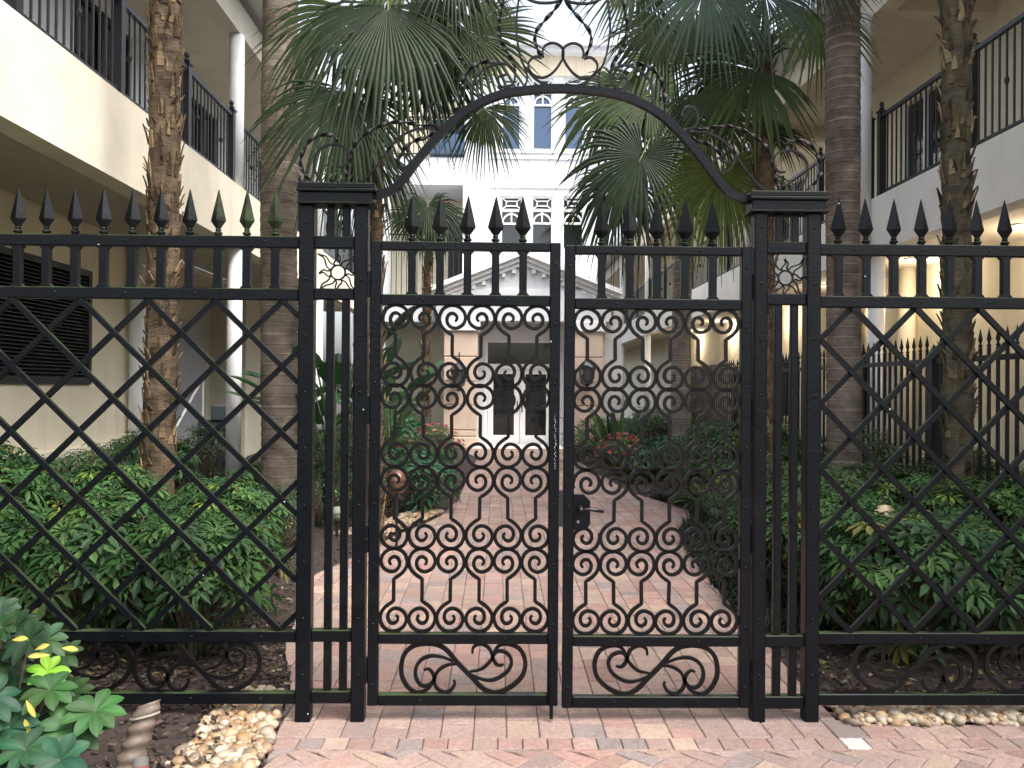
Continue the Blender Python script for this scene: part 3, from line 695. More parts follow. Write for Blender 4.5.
def vbars(parent, xs, z0, z1, w=.034, dp=.030, collars=True, name="baluster"):
    m = MB(); h = z1-z0; m.bbox(-w/2, w/2, -dp/2, dp/2, 0, h, .003)
    if collars:
        m.add([(sx*(w/2+.012), sy*dp/2*.98, .0) if k == 0 else (sx*w/2, sy*dp/2*.98, .014) for k in (0,1) for sx, sy in ((-1,-1),(1,-1),(1,1),(-1,1))], [(0,1,5,4),(2,3,7,6),(1,2,6,5),(3,0,4,7)])
        m.add([(sx*(w/2+.012), sy*dp/2*.98, h) if k == 0 else (sx*w/2, sy*dp/2*.98, h-.014) for k in (0,1) for sx, sy in ((-1,-1),(1,-1),(1,1),(-1,1))], [(4,5,1,0),(6,7,3,2),(5,6,2,1),(7,4,0,3)])
    me = m.mesh(name, IRON)
    for x in xs: inst(name, me, parent, (x, G, z0))
def spears(parent, pxs, zt, ytop=None):
    for i, px in enumerate(pxs):
        me_ = SPMOSS if 200 < px < 280 else SPM
        o = inst("spear", me_, parent, (X(px, 240), G, zt), (R(random.uniform(-1,1)), R(random.uniform(-1.2,1.2)), R(random.uniform(-8,8))))
T = .052
def lattice(parent, x0, x1, z0, z1, n0x, step):
    # diagonal rods clipped to the panel; nodes on the top rail at n0x + k*step
    for sgn, yo in ((1, -.007), (-1, .007)):
        for k in range(-12, 14):
            xn = n0x+k*step; slope = (z1-z0)/5/step*1.0
            # line from (xn, z1) going down with dx = sgn*(z1-z)/slope
            pts = []
            def xat(z): return xn+sgn*(z1-z)/slope
            za, zb = z1, z0
            for lim in (x0, x1):
                zl = z1-(lim-xn)*slope*sgn
                if z0 < zl < z1:
                    if xat((zl+z1)/2) < x0 or xat((zl+z1)/2) > x1: za = min(za, zl)
                    if xat((zl+z0)/2) < x0 or xat((zl+z0)/2) > x1: zb = max(zb, zl)
            if za-zb < .03: continue
            if not (x0-.001 <= xat((za+zb)/2) <= x1+.001): continue
            m = MB(); m.sweep([(xat(za), G+yo, za), (xat(zb), G+yo, zb)], .0245, .020); m.build("lattice_bar", IRON, parent)

# S-scroll used in the low panels (gate leaf pixels, zoom 5.12, centre (462.8, 668))
def zc(pts, s=5.12, cx=475, cz=503): return [((x-cx)/s*K, -(y-cz)/s*K) for x, y in pts]
ORN = [([(275,512),(300,507),(322,530),(327,560),(300,590),(262,588),(236,550),(236,500),(262,460),(310,440),(370,446),(425,468)],.017),
       ([(327,560),(300,605),(245,626),(195,598),(162,530),(172,440),(225,388),(315,378),(385,405),(450,478),(520,548),(575,603),(640,627),(715,600),(778,540),(792,465),(762,402),(700,379),(652,392),(624,440)],.021),
       ([(470,482),(405,484),(352,512),(330,560),(340,600),(378,625),(415,612),(434,580),(428,562)],.016),
       ([(505,530),(570,558),(635,560),(700,520),(722,470),(702,428),(655,414),(628,440),(640,476),(662,488),(682,482)],.017),
       ([(510,520),(570,506),(612,468),(624,440),(605,398),(562,378),(528,395),(522,428)],.016)]
def ornament(parent, cx, cz, mirror=1, w=1):
    for pts, th in ORN:
        q = [(cx+mirror*x, G, cz+z) for x, z in zc(pts)]
        m = MB(); m.sweep(smooth_path(q, 5), th, .014, taper=lambda t: .62+.38*min(1, 5*t, 5*(1-t))); m.smooth = False
        m.build("scroll", SCROLLM, parent)

# --- scroll (lyre) meshes of the leaves
def lyre(lead_left):
    # spiral about (0,0) in px (y up), bar below
    s = 1 if lead_left else -1
    sp = [(0,-17.0),(-7.6,-11.6),(-12.4,-5),(-13.0,2),(-9.6,9.2),(-3,12.9),(4,12.4),(10.2,8.2),(12.9,1.5),(11,-5.2),(5.5,-9.2),(0,-9.4),(-4.4,-6.0),(-5.6,-.6),(-3.4,4.0),(.6,5.0),(4.0,2.4),(4.2,-1.2),(2.2,-2.8)]
    return [(x*s, y) for x, y in sp]
def lyre_mesh(bar, lead_left, parts="both"):
    up = lyre(lead_left); m = MB(); hb_ = bar/2
    top = [(x*K, 0, (y+17+hb_)*K) for x, y in up]; bot = [(-x*K, 0, -(y+17+hb_)*K) for x, y in up]
    a = smooth_path(top, 4); b_ = smooth_path(bot, 4)
    path = []
    if parts == "both": path = a[::-1]+b_
    elif parts == "upper": path = a[::-1][:-8]
    else: path = b_[8:]
    m.sweep(path, .0165, .014, taper=lambda t: .7+.3*min(1, 12*t, 12*(1-t)))
    return m
TIERS = [(318.6, 373.4), (398.4, 453.6), (480.5, 535.4), (562, 618)]
def leaf_scrolls(parent, xs, off, skip=None):
    for ti, (ya, yb) in enumerate(TIERS):
        bar = (yb-ya)-34; cz = Z((ya+yb)/2+off, 465)
        for i, x in enumerate(xs):
            left = (i+ti) % 2 == 0
            if skip == (ti, i):
                for part in ("upper", "lower"):
                    m = lyre_mesh(bar, True, part); me = m.mesh("scroll", SCROLLM)
                    inst("scroll", me, parent, (x, G, cz))
                continue
            key = (ti, left, parent.name)
            m = LY.get((round(bar,1), left))
            if not m: m = LY[(round(bar,1), left)] = lyre_mesh(bar, left).mesh("scroll", SCROLLM)
            inst("scroll", m, parent, (x, G, cz), (0, R(random.uniform(-.8,.8)), 0))
LY = {}
def hinge(parent, x, z0, z1):
    m = MB(); m.lathe([(.011,0),(.013,.003),(.013,(z1-z0)/2-.002),(.010,(z1-z0)/2),(.013,(z1-z0)/2+.002),(.013,z1-z0-.003),(.009,z1-z0)], x, G-.014, z0, 10); m.build("hinge", IRON, parent)

def leaf(name, label, xl, xr, spx, off, barx, orn, mirror, skip=None, hx=None, hys=()):
    r = empty(name, ((xl+xr)/2, G, .10), label, "gate", "leaves of the double gate")
    ref = 465
    ztop, zbot = Z(247+off-4.5, ref), Z(698.5+off+6, ref)
    sw = .050
    for x in (xl+sw/2, xr-sw/2):
        m = MB(); m.bbox(x-sw/2, x+sw/2, G-.021, G+.021, zbot, ztop+.0, .004); m.build("stile", IRON, r)
        for z in [zbot+.1+(ztop-zbot-.2)*i/7 for i in range(8)]: inst("rivet", RIVM, r, (x, G-.021, z))
    rails(r, xl+sw, xr-sw, [247+off-0.2], .041, ref=ref); rails(r, xl+sw, xr-sw, [300.5+off], .050, ref=ref); rails(r, xl+sw, xr-sw, [637.8+off], .050, ref=ref); rails(r, xl+sw, xr-sw, [698.8+off], .054, ref=ref)
    zt = Z(247+off, ref)+.020
    spears(r, spx, zt)
    vbars(r, [X(p, 275) for p in spx], Z(300.5+off, ref)+.025, Z(247+off, ref)-.0205, .036)
    leaf_scrolls(r, [X(p, 470) for p in barx], off, skip)
    ornament(r, X(orn[0], orn[1]), Z(orn[1], orn[0]), mirror)
    for a, c in hys: hinge(r, hx, Z(c, ref), Z(a, ref))
    return r
GL = leaf("gate_leaf", "left leaf of the black scrollwork gate with a drop bolt at its foot", X(369.5), X(559.0), [412,440,467.5,495.5,523], 0, [394.7,423,451.3,480,508,535.8], (463,668.2), 1, hx=X(367), hys=((272,298),(396,424),(524,552),(656,682)))
GRr = leaf("gate_leaf", "right leaf of the black scrollwork gate carrying the lock plate and lever handle", X(563.3), X(750), [601.5,629.5,656.5,684.5,712.5], 2.2, [586.5,614.3,642,669.5,697.3,725], (656.2,669.8), -1, skip=(2,0), hx=X(752.6), hys=((272,298),(396,424),(524,552),(658,686)))
# lock box, lever, plates
m = MB(); x0, x1, z0, z1 = X(573.6), X(590), Z(529.5), Z(494); c = .03
prof = [(x0,z0),(x1-c*.6,z0),(x1,z0+c),(x1,z1-c),(x1-c,z1),(x0,z1)]
m.add([(x, G-.020, z) for x, z in prof]+[(x, G+.014, z) for x, z in prof], [(0,1,2,3,4,5),(11,10,9,8,7,6)]+[(i, 6+i, 6+(i+1)%6, (i+1)%6) for i in range(6)])
lk = m.build("lock_plate", IRON, GRr)
m = MB(); m.lathe([(.017,0),(.017,.014),(.011,.018),(.011,.055)], n=14); m.v = [(X(580)+x, G-.020-z, Z(508)+y) for x, y, z in m.v]
m.sweep([(X(578.5),G-.068,Z(509)),(X(586),G-.070,Z(507)),(X(594),G-.068,Z(508)),(X(602),G-.062,Z(509.5))], .016, .012, n=8)
m.build("handle", mat("worn_metal", (.03,.03,.033), .3, .8), lk, smooth=True)
m = MB(); m.lathe([(.007,0),(.007,.003)], n=12); m.v = [(X(578)+x, G-.0205-z, Z(521)+y) for x, y, z in m.v]; m.build("keyhole", mat("steel", (.35,.35,.35), .35, .9), lk)
m = MB(); m.box(X(559.2), X(563), G-.016, G-.012, Z(526), Z(490)); m.build("latch", mat("latch_metal", (.05,.05,.055), .35, .8), GL)
m = MB(); m.sweep([(X(552.5),G-.03,Z(640)),(X(552.5),G-.03,Z(716))], .018, .018, n=10); m.build("drop_bolt", IRON, GL)
m = MB(); m.sweep([(X(552.5),G-.03,Z(715.9)),(X(552.5),G-.03,Z(719.5))], .016, .016, n=10); m.build("bolt_tip", mat("bare_steel", (.45,.42,.38), .4, .9), GL)
# worn white specks down the meeting stile where a strip of old lettering has flaked away
FL = mat("flaked_paint", (.45,.46,.46), .7); random.seed(3); m = MB(); y = 414
while y < 469:
    h = random.uniform(.4, 1.3); x = 554.3+random.uniform(-.7,.7)
    m.box(X(x), X(x+random.uniform(.3,.8)), G-.0222, G-.0216, Z(y), Z(y+h)); y += h+random.uniform(.4,1.8)
m.build("paint_fleck", FL, GL)

# --- pillars (two posts, sun plate, cap)
def pillar(label, xa0, xa1, xb0, xb1, off, balx, capx, cap_y, foot, sunx, suny, ref):
    r = empty("gate_pillar", ((xa0+xb1)/2, G, 0), label, "gate pillar", "pillars either side of the gate")
    ztop = Z(cap_y+17, ref)
    for a, c in ((xa0, xa1), (xb0, xb1)):
        m = MB(); m.bbox(a, c, G-.034, G+.034, -.02, ztop, .005); m.build("post", IRON, r)
        m = MB(); m.bbox(a-.012, c+.012, G-.046, G+.046, .012, .034, .004); 
        for z in [.25+.265*i for i in range(9)]: inst("rivet", RIVM, r, ((a+c)/2, G-.034, z))
    i0, i1 = xa1, xb0
    for yc, th in ((244+off, .056), (295.5+off, .052), (636+off, .056), (697+off, .058)):
        z = Z(yc, ref); m = MB(); m.bbox(i0, i1, G-.022, G+.022, z-th/2, z+th/2, .004); m.build("rail", IRON, r)
    bx = [X(p, 470) for p in balx]
    vbars(r, bx, Z(636+off, ref)+.028, Z(295.5+off, ref)-.026, .036, collars=False)
    vbars(r, bx, Z(697+off, ref)+.029, Z(636+off, ref)-.028, .036, collars=False)
    vbars(r, bx, Z(244+off, ref)+.028, ztop, .036, collars=False)
    c0, c1 = capx
    z = ztop
    for dz, e, hh in ((0, .004, .012), (.012, -.006, .046), (.058, .006, .016), (.074, .002, .026)):
        m = MB(); m.bbox(c0-e, c1+e, G-.055-e, G+.055+e, z+dz, z+dz+hh, .004); m.build("cap", IRON, r)
    # sun: ring with eight wavy rays
    cx, cz = X(sunx, suny), Z(suny, sunx); rr = 7.2*K
    m = MB(); m.sweep([(cx+rr*math.cos(t), G, cz+rr*math.sin(t)) for t in [2*math.pi*i/28 for i in range(29)]], .008, .010); sn = m.build("sun_ornament", SCROLLM, r)
    hx, hz = (i1-i0)/2, (Z(250+off, ref)-Z(290+off, ref))/2
    for k in range(8):
        t = math.pi/4*k; L = min(hx/max(.05, abs(math.cos(t))), hz/max(.05, abs(math.sin(t))))-.004
        if k % 2 == 0: L = min(L, .098)
        u = Vector((math.cos(t), 0, math.sin(t))); v = Vector((-math.sin(t), 0, math.cos(t)))
        for sg in (-1, 1):
            pts = []
            for j in range(11):
                q = j/10; rad = rr+(L-rr)*q; wv = .016*(1-q)*(1-.0)+.006*math.sin(q*math.pi*2.2)*(1 if k%2 else .6)
                pts.append(Vector((cx, G, cz))+u*rad+v*(sg*.016*(1-q)**1.0+.006*math.sin(q*math.pi*2.4)))
            m = MB(); m.sweep(pts, .0065, .008); m.build("ray", SCROLLM, sn)
    return r
PL = pillar("black iron pillar with sun ornament at the left end of the arch", X(298.5), X(313.5), X(353.5), X(367), -1.2, (329.3,344.8), (X(300.5,200), X(376,200)), 189.5, 725, 338, 272.5, 335)
PR = pillar("black iron pillar with sun ornament at the right end of the arch", X(751.5), X(764.5), X(803.6), X(817.6), 4.2, (777,793), (X(748,200), X(823.5,200)), 197.5, 720, 785.5, 278, 785)

# --- fences
def fence(label, x0, x1, px_sp, ys, ref, n0, step, orn, ends):
    r = empty("iron_fence", ((x0+x1)/2, G, 0), label, "fence", "black iron fence panels beside the gate")
    rails(r, x0, x1, ys, .054, ref=ref, rivets=.3)
    zs = [Z(y, ref) for y in ys]
    spears(r, px_sp, zs[0]+.026)
    vbars(r, [X(p, 270) for p in px_sp], zs[1]+.027, zs[0]-.027, .038)
    lattice(r, x0, x1, zs[2]+.027, zs[1]-.027, n0, step)
    for (px, py, mr) in orn: ornament(r, X(px, py), (zs[2]+zs[3])/2, mr)
    for e in ends:
        m = MB(); m.bbox(e, e+.065, G-.034, G+.034, -.02, zs[0]+.1, .005); m.build("post", IRON, r)
    return r
XF0 = X(298.5)-2.6
sp = [275.5-28.6*i for i in range(17)]
fence("black iron fence with diamond lattice and spear heads left of the gate", XF0, X(298.3), sp, [241.5, 293.8, 635.4, 697], 180, X(215.6,300), 66.6*K, [(197,668,1),(68,668,1),(-60,668,1)], [XF0-.065])
XF1 = X(817.8)+2.6
sp = [838+27.8*i for i in range(17)]
fence("black iron fence with diamond lattice and spear heads right of the gate", X(817.8), XF1, sp, [250.6, 302.6, 637.6, 698.5], 900, X(852,300), 64.4*K, [(915,668,-1),(1047,668,-1),(1178,668,-1)], [XF1])

# --- arch with cresting
AR = empty("gate_arch", (X(562), G, Z(200)), "black iron arch with curling twisted cresting over the gate", "arch")
XC = X(562.3, 150)
def ap(pts, s, ox, oy, mirror=True):
    out = []
    for x, y in pts: out.append(P(ox+x/s, oy+y/s, G))
    return out
half = [(372,195.5),(384,193.5),(395.6,187.5),(408,173),(420.6,156.5),(442.5,131.5),(467.5,110),(499,95.5),(530,90.3),(562,88.8)]
hp = [P(x, y, G) for x, y in half]; hm = [Vector((2*XC-p.x, p.y, p.z)) for p in hp]; hm.reverse()
# the right half mirrors the left in the gate's own frame
m = MB(); m.sweep(smooth_path(hp+hm[1:], 6), .036, .034); m.build("arch_bar", IRON, AR)
CR = []
A_ = (6.4, 290, 90); B_ = (7.314, 420, 0); F_ = (6.4, 480, 0)
CR += [(A_, [(290,345),(300,320),(275,292),(235,285),(190,290),(130,320),(85,390),(66,470),(100,550),(165,612)], 1),
       (A_, [(300,490),(340,490),(375,450),(370,390),(320,355),(260,350),(200,375),(160,430),(160,510),(200,590),(280,630),(390,630),(470,580),(560,480),(640,370),(720,290),(820,250),(920,245),(985,240)], 0),
       (A_, [(262,600),(270,575),(300,580),(330,610),(355,560),(380,450),(415,345),(500,270),(600,220),(690,205),(780,215),(860,230),(970,238)], 1),
       (A_, [(695,440),(730,375),(800,325),(880,300),(960,250)], 1),
       (A_, [(695,440),(725,412),(765,425),(770,465),(735,497),(690,497),(650,470),(630,420),(640,360)], 0),
       (A_, [(985,235),(900,218),(873,170),(885,110),(925,85),(965,105),(975,155)], 0),
       (B_, [(285,790),(300,650),(320,570),(370,500),(440,460),(500,450),(545,455)], 1),
       (B_, [(385,735),(392,600),(430,545),(500,490),(580,465),(650,480),(690,520),(690,590),(650,635),(600,635),(570,600),(582,560),(630,548)], 0),
       (B_, [(760,-420),(690,-250),(620,-60),(590,80),(575,170),(585,270),(620,350),(660,420),(690,490),(695,530)], 1),
       (B_, [(760,-300),(735,-100),(715,50),(703,180),(712,300),(735,420),(775,520),(782,590),(745,650),(680,680),(610,664),(568,635)], 0),
       (F_, [(290,430),(330,480),(375,520),(430,543),(500,555),(541,557)], 0),
       (F_, [(395,372),(355,363),(318,390),(310,430),(340,478),(400,498),(460,470),(510,410),(535,350),(520,300),(470,275),(420,290),(400,330),(405,368)], 0),
       (F_, [(390,360),(365,310),(350,250),(365,190),(410,135),(460,80),(500,30),(541,-30)], 1),
       (F_, [(180,-40),(240,-40),(290,-15),(330,5),(380,18),(450,18),(505,5),(541,-30)], 0)]
for (s_, ox, oy), pts, tw in CR:
    q = smooth_path(ap(pts, s_, ox, oy), 12)
    for mir in (0, 1):
        qq = [Vector((2*XC-p.x, p.y, p.z)) for p in q] if mir else q
        m = MB()
        if tw: m.sweep(qq, .019, .0065, twist=(-1 if mir else 1)*42, taper=lambda t: .8+.2*min(1, 8*t, 8*(1-t)))
        else: m.sweep(qq, .0095, .013)
        m.build("twisted_scroll" if tw else "scroll", SCROLLM, AR)
m = MB(); finial(m, XC, G, Z(-6)); m.build("finial", IRON, AR)

# --- inner spear fence along the right building
r = empty("iron_fence", (4.75, 5, 0), "plain black picket fence with small spear tips running back in front of the right building", "fence")
FX = 4.75
for z in (1.90, .35):
    m = MB(); m.box(FX-.022, FX+.022, 4.2, 21.5, z, z+.055); m.build("rail", IRON2, r)
pk = MB(); pk.box(-.013, .013, -.013, .013, .1, 2.03); pk.lathe([(.013,2.03),(.022,2.045),(.022,2.055),(.012,2.065),(.012,2.08),(.024,2.11),(.002,2.22)], n=6); pkm = pk.mesh("picket", IRON2)
pp = MB(); pp.box(-.05, .05, -.05, .05, -.03, 2.0); pp.lathe([(.05,2.0),(.06,2.01),(.03,2.06),(.0,2.12)], n=4, rot=R(45)); ppm = pp.mesh("post", IRON2)
y = 4.3; n = 0
while y < 17 and n < 98:
    if n % 13 == 5: inst("post", ppm, r, (FX, y, 0))
    else: inst("picket", pkm, r, (FX, y, 0))
    y += .14; n += 1
rest = MB()
while y < 21.5: rest.box(FX-.013, FX+.013, y-.013, y+.013, .1, 2.15); y += .14
tag(rest.build("picket", IRON2, r), kind="stuff")

# ================================================================== palms
def trunk_mesh(base, top, r0, r1, kind, seed):
    rnd = random.Random(seed); m = MB(); base = Vector(base); top = Vector(top); L = (top-base).length; n = int(L/(.0128 if kind == 'ring' else .03)); ns = 24
    bend = Vector((rnd.uniform(-.06,.06), rnd.uniform(-.06,.06), 0))
    vs = []; fs = []; cols = []
    for i in range(n+1):
        t = i/n; c = base.lerp(top, t)+bend*math.sin(t*math.pi*1.3); r = r0+(r1-r0)*t
        if i < 6: r += .05*(1-i/6)**2
        h = t*L
        if kind == 'ring':
            ph = (h/.115+.25*noise.noise(Vector((h*1.3,seed,0)))) % 1; r *= 1+.035*(1-ph) - (.035 if ph < .12 else 0)
            k = 1.75 if ph < .13 else (.55 if ph > .9 else .92)+.14*noise.noise(Vector((h*3,seed,4)))
        elif kind == 'boot': k = 1
        else: ph = (h/.16) % 1; k = 1.0 if ph > .08 else .72
        for j in range(ns):
            a = 2*math.pi*j/ns
            q = r*(1+.05*noise.noise(Vector((math.cos(a)*1.5, math.sin(a)*1.5, h*(2 if kind != 'boot' else 6)+seed))))
            if kind == 'boot': q *= 1+.11*noise.noise(Vector((math.cos(a)*3, math.sin(a)*3, h*9)))
            vs.append((c.x+q*math.cos(a), c.y+q*math.sin(a), c.z)); kk = k*(1+.25*noise.noise(Vector((a*2, h*7, seed)))); cols.append((kk,kk,kk*.98))
    for i in range(n):
        for j in range(ns): fs.append((i*ns+j, i*ns+(j+1)%ns, (i+1)*ns+(j+1)%ns, (i+1)*ns+j))
    m.add(vs, fs); m.c = cols
    if kind == 'boot':     # broken leaf bases clasping the trunk
        nb = int(L*75)
        for i in range(nb):
            t = rnd.random(); c = base.lerp(top, t)+bend*math.sin(t*math.pi*1.3); r = (r0+(r1-r0)*t); a = rnd.uniform(0, 6.283)
            o = Vector((math.cos(a), math.sin(a), 0)); tg = Vector((-math.sin(a), math.cos(a), 0)); l = rnd.uniform(.04,.20); wd = rnd.uniform(.008,.032); lean = rnd.uniform(.005,.06)
            p0 = c+o*r*.96; p1 = p0+Vector((0,0,l*.6))+o*lean*.5; p2 = p0+Vector((0,0,l))+o*lean+tg*rnd.uniform(-.02,.02)
            th = o*.012; k = rnd.choice((.6,.8,1,1.3,2.6)); col = (k*1.05, k, k*.85)
            v = [p0-tg*wd, p0+tg*wd, p1+tg*wd*.7, p2+tg*wd*.2, p2-tg*wd*.25, p1-tg*wd*.7]; v2 = [q+th for q in v]
            m.add(v+v2, [(5,4,3,2,1,0),(6,7,8,9,10,11)]+[(q_, (q_+1)%6, 6+(q_+1)%6, 6+q_) for q_ in range(6)], col)
    return m
def frond_mesh(mb, hub, mid, nrm, Rr, spread=300, nseg=38, droop=.5, split=.5, seed=0, col=(.055,.085,.03), fold=.16):
    rnd = random.Random(seed); mid = Vector(mid).normalized(); nrm = Vector(nrm); nrm = (nrm-mid*nrm.dot(mid)).normalized(); side = mid.cross(nrm)
    hub = Vector(hub); rs = [.03,.2,.4,split,.66,.77,.87,.95,1.0]
    for i in range(nseg):
        a = R(-spread/2+spread*(i+.5)/nseg); da = R(spread/nseg)*.5
        edge = abs(a)/R(spread/2); Lr = Rr*(1-.28*edge**2)*rnd.uniform(.93,1.05); wob = rnd.uniform(-.10,.10); dr = droop*rnd.uniform(.65,1.5)
        k = rnd.uniform(.8,1.25); c = (col[0]*k*rnd.uniform(.9,1.15), col[1]*k, col[2]*k)
        Lr *= rnd.choice((.62,.8,.5)) if rnd.random() < .07 else 1
        vs = []; cs = []
        for r in rs:
            rr = r*Lr
            if r <= split: w_ = rr*math.tan(da)
            else: w_ = split*Lr*math.tan(da)*max(.04, (1-(r-split)/(1-split)))**.8*.92
            aa = a+(wob*(r-split) if r > split else 0)
            dv = mid*math.cos(aa)+side*math.sin(aa); sv = -mid*math.sin(aa)+side*math.cos(aa)
            cup = -fold*Rr*(abs(a)/math.pi)**1.5*r + .10*Rr*math.sin(r*1.6)
            g_ = dr*Rr*max(0, r-.28)**1.9
            p = hub+dv*rr+nrm*cup
            # gravity pulls the tips down; keep length roughly constant
            p = p+Vector((0,0,-g_))
            if r > split: p = p-Vector((dv.x,dv.y,max(0,dv.z)))*g_*.30
            pl = nrm*w_*.42
            vs += [p-sv*w_-pl*.5, p+pl*.5, p+sv*w_-pl*.5]
            tip = 1.0 if r < .85 else (1.25 if rnd.random() < .5 else 1.6); cs += [(c[0]*tip*.8, c[1]*(1+(tip-1)*.4)*.8, c[2]*.8), (c[0]*1.12, c[1]*1.1, c[2]*1.1), (c[0]*tip*.85, c[1]*(1+(tip-1)*.4)*.85, c[2]*.85)]
        n = len(rs); f = [(j*3+q, j*3+q+1, (j+1)*3+q+1, (j+1)*3+q) for j in range(n-1) for q in (0,1)]
        b0 = len(mb.v); mb.add(vs, f); mb.c[b0:] = cs
def palm(label, base, top, r0, r1, kind, m, fronds, seed, group="palms in the court", extra=0, exr=1.0, name="palm_tree", ecol=(.016,.032,.010)):
    r = empty(name, base, label, "palm tree", group)
    trunk_mesh(base, top, r0, r1, kind, seed).build("trunk", m, r, smooth=(kind != 'boot'))
    top = Vector(top); rnd = random.Random(seed+50)
    jobs = list(fronds)
    for i in range(extra):
        a = i*2.4+rnd.uniform(-.3,.3); el = rnd.uniform(-.35,1.15); dv = Vector((math.cos(a)*math.cos(el), math.sin(a)*math.cos(el), math.sin(el)))
        hub = top+Vector((0,0,.25))+dv*exr*rnd.uniform(.75,1.05)-Vector((0,0,.12*exr))
        jobs.append((hub, dv+Vector((0,0,-.55)), Vector((-dv.x*.3,-dv.y*.3,1)), exr*rnd.uniform(.75,.95), rnd.uniform(.5,.9), ecol, 290))
    for i, (hub, mid, nrm, Rr, droop, col, spread) in enumerate(jobs):
        hub = Vector(hub); mb = MB()
        frond_mesh(mb, hub, mid, nrm, Rr, spread, 52, droop, .55, seed*31+i, col)
        a = top+Vector((0,0,.05)); c = hub; mp = a.lerp(c, .55)+Vector((0,0,.18*(c-a).length)); pts = smooth_path([a, mp, c, c+Vector(mid).normalized()*.12*Rr], 4)
        mb.sweep(pts, .030, .018, n=6, taper=lambda t: 1-.5*t, col=(.16,.17,.06))
        mb.build("frond", LEAFP, r)
    return r
def FR(px, py, Y, ang, Rpx, droop=.5, col=(.040,.070,.024), spread=290, tilt=.35, yaw=0):
    # a fan with its hub on the ray through (px,py) at distance Y; ang = direction of its midrib seen from the path, tilt = how far it leans from facing the gate
    h = P(px, py, Y); a = R(ang); mid = (math.cos(a), -tilt, math.sin(a)); n_ = (yaw, -1, .25+tilt)
    return (h, mid, n_, Rpx*Y/800, droop, col, spread)
DK = (.012,.026,.008); MD = (.024,.044,.010); YG = (.070,.105,.022); BL = (.020,.042,.024)
base = P(373, 560, 8.4); base.z = 0
palm("slim fan palm behind the left gate pillar with dark fans hanging by the arch", (base.x, 8.4, 0), P(375,-25,8.4), .105, .075, 'boot', TR_BOOT,
     [FR(388,6,7.9,-92,150,.55,DK,190,.3), FR(349,92,7.7,-100,130,.5,DK,190,.2,.2), FR(350,10,8.3,-108,120,.5,MD,200,.3), FR(436,62,8.7,-82,72,.25,DK,300,.1),
      FR(470,32,8.5,-40,88,.35,MD,300,.1), FR(484,108,8.9,-82,66,.5,MD,200,.1), FR(420,-40,8.2,-75,120,.5,MD,280,.3), FR(455,-35,8.0,-50,85,.45,DK,200,.3),
      FR(405,30,9.1,-70,105,.4,MD,260,.2), FR(372,150,8.8,-100,85,.6,DK,160,.1)], 11, extra=0, exr=.9)
base = P(767, 560, 8.8)
palm("slim fan palm with brown trunk behind the right gate pillar", (P(768,400,8.8).x, 8.8, 0), P(762,40,8.8), .125, .095, 'boot', TR_BOOT,
     [FR(757,70,8.6,-168,105,.35,MD,300,.1), FR(765,-5,8.3,-95,80,.5,BL,240,.3), FR(722,172,9.3,-92,92,.45,YG,280,.1), FR(706,-12,8.3,-125,105,.5,BL,220,.3),
      FR(705,95,9.6,-75,80,.45,MD,200,.2), FR(640,-25,8.6,-128,85,.4,MD,200,.2), FR(668,22,9.0,-112,90,.5,MD,200,.3), FR(815,-30,8.4,-25,75,.4,DK,200,.2)], 12, extra=0, exr=.9)
palm("grey trunked fan palm in the right bed with a large dark fan below the arch", (P(681,450,15.8).x, 15.8, 0), P(686,140,15.8), .20, .17, 'ring', TR_GREY,
     [FR(642,156,13.6,-110,100,.6,DK,320,.15), FR(650,95,14.4,-150,95,.6,MD,200,.2), FR(622,95,14.8,-125,90,.6,MD,260,.2), FR(690,110,14.6,-60,90,.5,MD,280,.2), FR(665,60,14.8,150,80,.5,MD,280,.2), FR(700,60,14.8,60,80,.5,MD,280,.2), FR(620,180,13.9,-115,80,.7,MD,200,.15)], 13, extra=3, exr=1.5)
palm("tall ringed palm trunk between the left hedge and the left gate pillar", (P(282,540,9.2).x, 9.2, 0), P(283,-330,9.2), .215, .18, 'ring', TR_RING, [], 14, extra=16, exr=1.2)
palm("rough trunked palm with tan leaf stubs in the left hedge", (P(156,540,7.4).x, 7.4, 0), P(168,-360,7.6), .138, .125, 'boot', TR_BOOT, [], 15, extra=14, exr=1.1)
palm("tall ringed palm trunk just right of the right gate pillar", (P(845,540,8.9).x, 8.9, 0), P(843,-330,8.9), .18, .185, 'ring', TR_RING, [FR(818,15,9.4,-100,85,.45,YG,220,.2)], 16, extra=16, exr=1.2)
palm("rough trunked palm behind the lattice of the right fence", (P(960,540,7.3).x, 7.3, 0), P(956,-360,7.3), .125, .115, 'boot', trunk_mat("olive_trunk", (.034,.029,.02), (.14,.12,.08), 3, .9), [], 17, extra=14, exr=1.1)
palm("small distant fan palm in front of the middle gallery", (P(427,440,18).x, 18, 0), P(428,215,18), .09, .08, 'boot', TR_BOOT, [FR(428,206,17.9,-90,48,.7,DK,300,.2), FR(415,215,18.1,-140,40,.6,DK,280,.2), FR(440,215,18.1,-40,40,.6,DK,280,.2)], 18)

